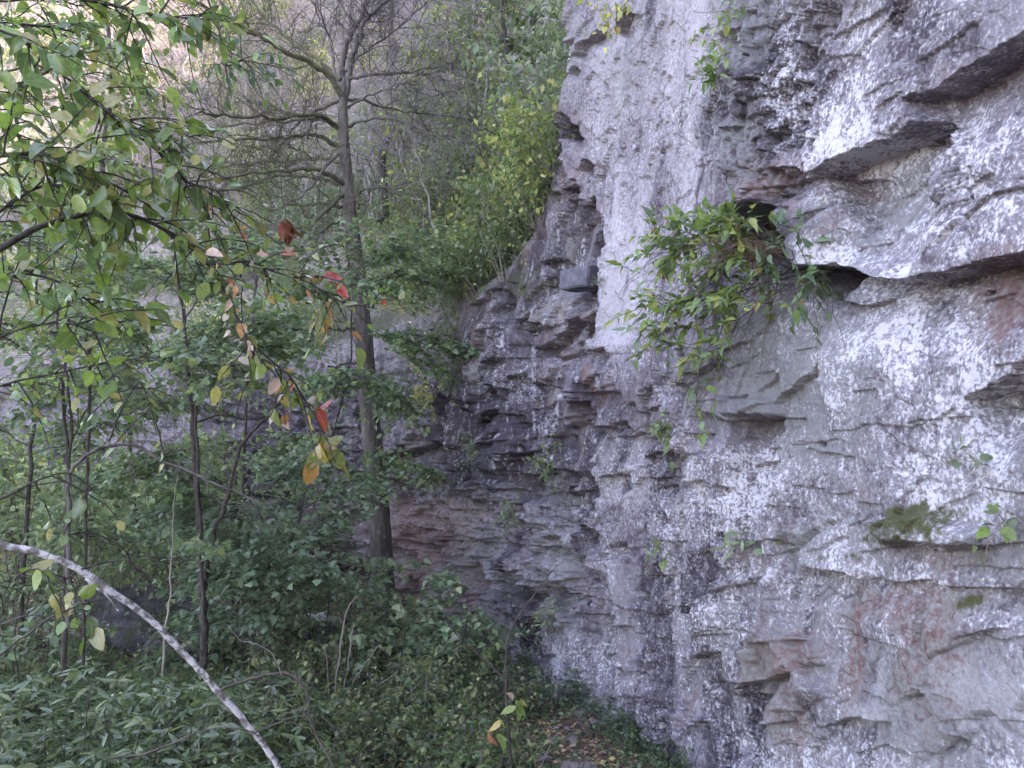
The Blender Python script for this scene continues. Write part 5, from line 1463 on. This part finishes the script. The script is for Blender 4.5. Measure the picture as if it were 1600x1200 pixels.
slope_tree("thin pale stem rising in the sunlit scrub below the twin trunk", [(705, 370), (697, 320), (690, 260), (680, 200)], 13.8, 6, 3, BARK_TAN, 165, 'bushB')
slope_tree("leafy tree at the top near the cliff's skyline edge", [(800, 190), (795, 100), (785, 20), (790, -80)], 13.0, 9, 5, BARK_DARK, 166, 'bushA')
slope_tree("green leafy tree at the upper left behind the drooping boughs", [(170, 400), (160, 250), (175, 130), (160, -40)], 15.0, 10, 5, BARK_DARK, 167, 'bushB')
slope_tree("leafy tree on the slope left of the bare tree's long limbs", [(270, 380), (265, 260), (255, 150)], 16.0, 8, 4, BARK_DARK, 168, 'bushA')

# creeping growth covering the bank along the cliff's edge and the open slope: nobody could count it
def undergrowth():
    rg = np.random.default_rng(171)
    lv = Leaves()
    n = 1050
    a = np.concatenate([rg.uniform(700, 905, n), rg.uniform(-100, 900, 900)])
    t = np.concatenate([np.abs(rg.normal(0, 1.6, n)) + .02, rg.uniform(.05, 1, 900) ** 1.6 * 30])
    for k in range(len(a)):
        p = hill_pt(a[k], t[k])
        m = 26 if k < n else 16
        sz = .055 if k < n else .10
        q = p + rg.standard_normal((m, 3)) * (np.array([.20, .20, .13]) if k < n else np.array([.35, .35, .12])) + np.array([0, 0, .10])
        D = rg.standard_normal((m, 3)); D[:, 2] -= .3
        lv.add(q, D, np.array([-.1, -.4, .8]) + rg.standard_normal((m, 3)) * .45, sz * rg.uniform(.6, 1.4, m), pick(rg, ['bushA', 'bushC', 'bushB'][int(rg.choice(3, p=[.4, .4, .2]))], m))
    link("undergrowth", lv.mesh("undergrowth", 'small'), LEAF, label="creeping green undergrowth covering the bank along the cliff edge", cat="undergrowth", kind="stuff")
undergrowth()

def floor_cover():
    rg = np.random.default_rng(181)
    lv, li = Leaves(), Leaves()
    n = 15000
    Y = 3.2 + 11 * rg.random(n) ** 1.4
    a = rg.uniform(-100, 1080, n)
    x = (a - 800) / FPX * Y
    z = ground_z(x, Y)
    dens = fbm(x / 1.1, Y / 1.1, 3, 431)
    path = np.exp(-((a - 905) / 85) ** 2) * (Y < 8.2)
    k = (dens > -.30) & (rg.random(n) > path * .9)
    for i in np.where(k)[0]:
        m = 7
        q = np.array([x[i], Y[i], z[i] + .04]) + rg.standard_normal((m, 3)) * np.array([.09, .09, .04])
        D = rg.standard_normal((m, 3)); D[:, 2] *= .5
        lv.add(q, D, np.array([0, -.2, 1]) + rg.standard_normal((m, 3)) * .4, .04 * rg.uniform(.6, 1.5, m), pick(rg, 'cover', m))
    link("ground_cover_vegetation", lv.mesh("ground_cover_vegetation", 'small'), LEAF, label="low green ground cover over the forest floor", cat="ground cover", kind="stuff")
    n = 26000
    Y = 2.4 + 13 * rg.random(n) ** 1.3
    x = (rg.uniform(-150, 1100, n) - 800) / FPX * Y
    P = np.stack([x, Y, ground_z(x, Y) + .012], 1)
    D = rg.standard_normal((n, 3)); D[:, 2] *= .15
    li.add(P, D, np.array([0, 0, 1]) + rg.standard_normal((n, 3)) * .3, .065 * rg.uniform(.5, 1.3, n), pick(rg, 'litter', n))
    link("fallen_leaves", li.mesh("fallen_leaves", 'small'), DULL, label="dry brown fallen leaves scattered over the forest floor", cat="fallen leaves", kind="stuff")
floor_cover()

# ------------------------------------------------------------------ boulders and stones
def boulder_mesh(seed, sx, sy, sz, sub=5):
    import bmesh
    bm = bmesh.new()
    bmesh.ops.create_icosphere(bm, subdivisions=sub, radius=1)
    v = np.array([w.co[:] for w in bm.verts])
    rg = np.random.default_rng(seed)
    for k in range(14):                                # split faces
        d = unit(rg.standard_normal(3)); c = rg.uniform(.55, .85)
        h = v @ d
        v = v - np.maximum(h - c, 0)[:, None] * d
    v += .05 * (fbm(v[:, 0] * 3 + seed, v[:, 2] * 3 + v[:, 1] * 2, 4, seed))[:, None] * unit(v)
    v *= np.array([sx, sy, sz])
    for w, c in zip(bm.verts, v): w.co = c
    me = bpy.data.meshes.new("boulder"); bm.to_mesh(me); bm.free()
    return me
def stone_mat(name, c1, c2, c3, scale):
    t = NT(name); P = t.pos(); n1 = t.noise(P, scale, 7, .65); n2 = t.noise(P, scale * .3, 4)
    col = t.mix(t.rng(n1, .35, .65), c1, c2); col = t.mix(t.rng(n2, .5, .65), col, c3)
    t.set(t.p.inputs['Base Color'], col); t.p.inputs['Roughness'].default_value = .9; t.bump(n1, .6, .03)
    return t.m
ST_D = stone_mat("dark_boulder", (.035, .030, .034), (.125, .11, .12), (.05, .06, .03), 9)
ST_W = stone_mat("pale_block", (.42, .40, .42), (.70, .68, .70), (.20, .18, .19), 8)
ST_P = stone_mat("path_stone", (.10, .075, .075), (.22, .18, .18), (.05, .05, .03), 14)
def stone(name, label, a, b, Y, s, mat, seed, rz=0., sink=.25, group=None, sub=5):
    p = at(a, b, Y); p[2] = gz(p[0], p[1]) + s[2] * (1 - 2 * sink) * .8
    o = link(name, boulder_mesh(seed, *s, sub), mat, label=label, cat="boulder" if s[0] > .3 else "stone", group=group, loc=tuple(p))
    o.rotation_euler = (0, .1, rz)
stone("boulder", "big dark boulder half hidden under the pole at lower left", 235, 960, 9.5, (1.0, .7, .5), ST_D, 191)
stone("boulder", "long low dark slab leaning beside the big boulder", 330, 985, 9.0, (.7, .4, .28), ST_D, 192, .4)
stone("boulder", "bright white fallen block seen between maple bushes", 490, 1000, 9.9, (.55, .35, .30), ST_W, 193, .2)
stone("boulder", "smaller pale fallen block at the maple bush foot right of the trunk", 715, 1015, 9.0, (.2, .16, .14), ST_W, 194, .2)
rg_ = np.random.default_rng(201)
for k_ in range(46):
    if k_ < 20: a_, Y_ = rg_.uniform(800, 990), rg_.uniform(5.6, 7.6)
    else:
        a_ = rg_.uniform(700, 1050); Y_ = float(np.interp(a_, PLAN[:, 0], PLAN[:, 1])) - rg_.uniform(.15, .6)
    s_ = rg_.uniform(.03, .09) * (1 + (rg_.random() < .2))
    stone("path_stone", "small brown stone on the path at the foot of the wall", a_, 1100, Y_, (s_, s_ * .8, s_ * .5), ST_P, 202 + k_, rg_.uniform(0, 6), .3, "stones on the path", 3)

# ------------------------------------------------------------------ dry brush and weeds on the forest floor
def brush_parts(seed, h, w, nst, nleaf, pal, size):
    rng = np.random.default_rng(seed)
    st, lv = [], Leaves()
    for k in range(nst):
        a2 = rng.uniform(0, 6.28); rr = w * math.sqrt(rng.random())
        o = np.array([.6 * rr * math.cos(a2), .6 * rr * math.sin(a2), -.04])
        c = curve_to(o, o + np.array([rng.normal(0, .35 * h), rng.normal(0, .35 * h), h * rng.uniform(.3, 1.1)]), rng, rng.uniform(-.15, .2), .12, 8)
        st.append((c, np.linspace(.0035, .0014, 8)))
        if rng.random() < .5: twigs(c, .0016, rng, st, 3, h * .4, 1)
        m = nleaf // nst
        j = rng.integers(2, 8, m)
        D = rng.standard_normal((m, 3)); D[:, 2] *= .6
        lv.add(c[j] + rng.normal(0, .03, (m, 3)), D, np.array([0, -.2, 1]) + rng.standard_normal((m, 3)) * .5, size * rng.uniform(.5, 1.5, m), pick(rng, pal, m))
    return tube_mesh("stems", st, (0, 0, 0), 3), lv.mesh("foliage", 'small')
BR = [("brush_clump", "brush", "tangle of dry tan stems with sparse small leaves on the forest floor", "dry brush clumps on the forest floor", brush_parts(301, .5, .45, 14, 420, 'cover', .05)),
      ("weed_clump", "weeds", "low mixed weeds with yellowing leaves on the forest floor", "mixed weed clumps on the forest floor", brush_parts(302, .32, .40, 20, 600, 'bushA', .05)),
      ("weed_clump", "weeds", "low dark green weeds at the foot of the wall", "dark weed clumps at the wall foot", brush_parts(303, .34, .36, 20, 620, 'shade', .045))]
for k_ in BR:
    k_[4][0].materials.append(BARK_TAN); k_[4][1].materials.append(LEAF)
rng = np.random.default_rng(311)
def put(kind, a, Y, s):
    x = (a - 800) / FPX * Y
    place(kind, (x, Y, gz(x, Y) - .02), s, rng.uniform(0, 6.28), rng)
for k in range(34): put(BR[0], rng.uniform(400, 780), rng.uniform(5.2, 8.2), rng.uniform(.7, 1.25))
for k in range(14): put(BR[0], rng.uniform(0, 420), rng.uniform(6, 9.5), rng.uniform(.8, 1.3))
for k in range(40): put(BR[1], rng.uniform(380, 770), rng.uniform(4.8, 8.8), rng.uniform(.7, 1.3))
for k in range(24): put(BR[1], rng.uniform(-40, 420), rng.uniform(5, 9), rng.uniform(.8, 1.4))
for k in range(30):
    a = rng.uniform(730, 1045)
    put(BR[2], a, float(np.interp(a, PLAN[:, 0], PLAN[:, 1])) - rng.uniform(.08, .35), rng.uniform(.4, .85))

for k in range(18):
    a = rng.uniform(-80, 380)
    Yw_ = float(np.interp(a, PLAN[:, 0], PLAN[:, 1])) - rng.uniform(.8, 4.5)
    kind = KINDS[int(rng.choice(3, p=[.5, .2, .3]))]
    kind = (kind[0].replace("hillside", "wall_foot"), kind[1], ["mid green", "yellow-green", "pale bluish green"][KINDS.index(kind)] + " shrub growing against the foot of the far pale wall", ["mid green", "yellow-green", "bluish green"][KINDS.index(kind)] + " shrubs before the far wall", kind[4])
    x = (a - 800) / FPX * Yw_
    place(kind, (x, Yw_, gz(x, Yw_) - .05), rng.uniform(.9, 1.7), rng.uniform(0, 6.28), rng)

# the dark block jammed in the crevice of the dark face
p_, n_ = cliff_at(915, 452, .0)
pb = at(914, 436, p_[1] - .10)
def jammed_block():
    import bmesh
    bm = bmesh.new()
    bmesh.ops.create_cube(bm, size=1)
    bmesh.ops.scale(bm, vec=(.30, .42, .17), verts=bm.verts)
    for v in bm.verts:
        if v.co.z < 0: v.co.x *= .78; v.co.z -= .03 * (v.co.x > 0); v.co.y += .05
        else: v.co.z += .02 * (v.co.x < 0)
    bmesh.ops.bevel(bm, geom=bm.edges[:], offset=.012, segments=2, affect='EDGES')
    bmesh.ops.subdivide_edges(bm, edges=bm.edges[:], cuts=3, use_grid_fill=True)
    for v in bm.verts:
        v.co += Vector((1, 1, 1)) * .008 * float(fbm(np.array([v.co.x * 14 + v.co.z * 5]), np.array([v.co.y * 14 + v.co.z * 9]), 3, 7)[0])
    me = bpy.data.meshes.new("rock_block"); bm.to_mesh(me); bm.free()
    return me
ob = link("rock_block", jammed_block(), stone_mat("slate_block", (.10, .095, .125), (.19, .18, .22), (.08, .075, .10), 9), label="angular dark slate-blue block jammed in the crevice beside the pale panel", cat="rock", loc=tuple(pb))
ob.rotation_euler = (math.radians(4), math.radians(-5), math.radians(38))
# ------------------------------------------------------------------ the air in the gorge, slightly hazy
def haze(density):
    x0, x1, y0, y1, z0, z1 = -75.0, 14.0, -24.0, 95.0, -2.2, 85.0
    v = [(x, y, z) for x in (x0, x1) for y in (y0, y1) for z in (z0, z1)]
    f = [(0, 1, 3, 2), (4, 6, 7, 5), (0, 4, 5, 1), (2, 3, 7, 6), (0, 2, 6, 4), (1, 5, 7, 3)]
    m = bpy.data.materials.new("haze"); m.use_nodes = True
    nt = m.node_tree
    nt.nodes.remove(nt.nodes["Principled BSDF"])
    vol = nt.nodes.new("ShaderNodeVolumePrincipled")
    vol.inputs['Density'].default_value = density
    vol.inputs['Color'].default_value = (.92, .93, .97, 1)
    vol.inputs['Anisotropy'].default_value = .2
    nt.links.new(vol.outputs[0], nt.nodes["Material Output"].inputs['Volume'])
    link("haze", make_mesh("haze", v, [f]), m, label="thin bluish haze filling the gorge air", cat="haze", kind="stuff")
haze(0.0012)
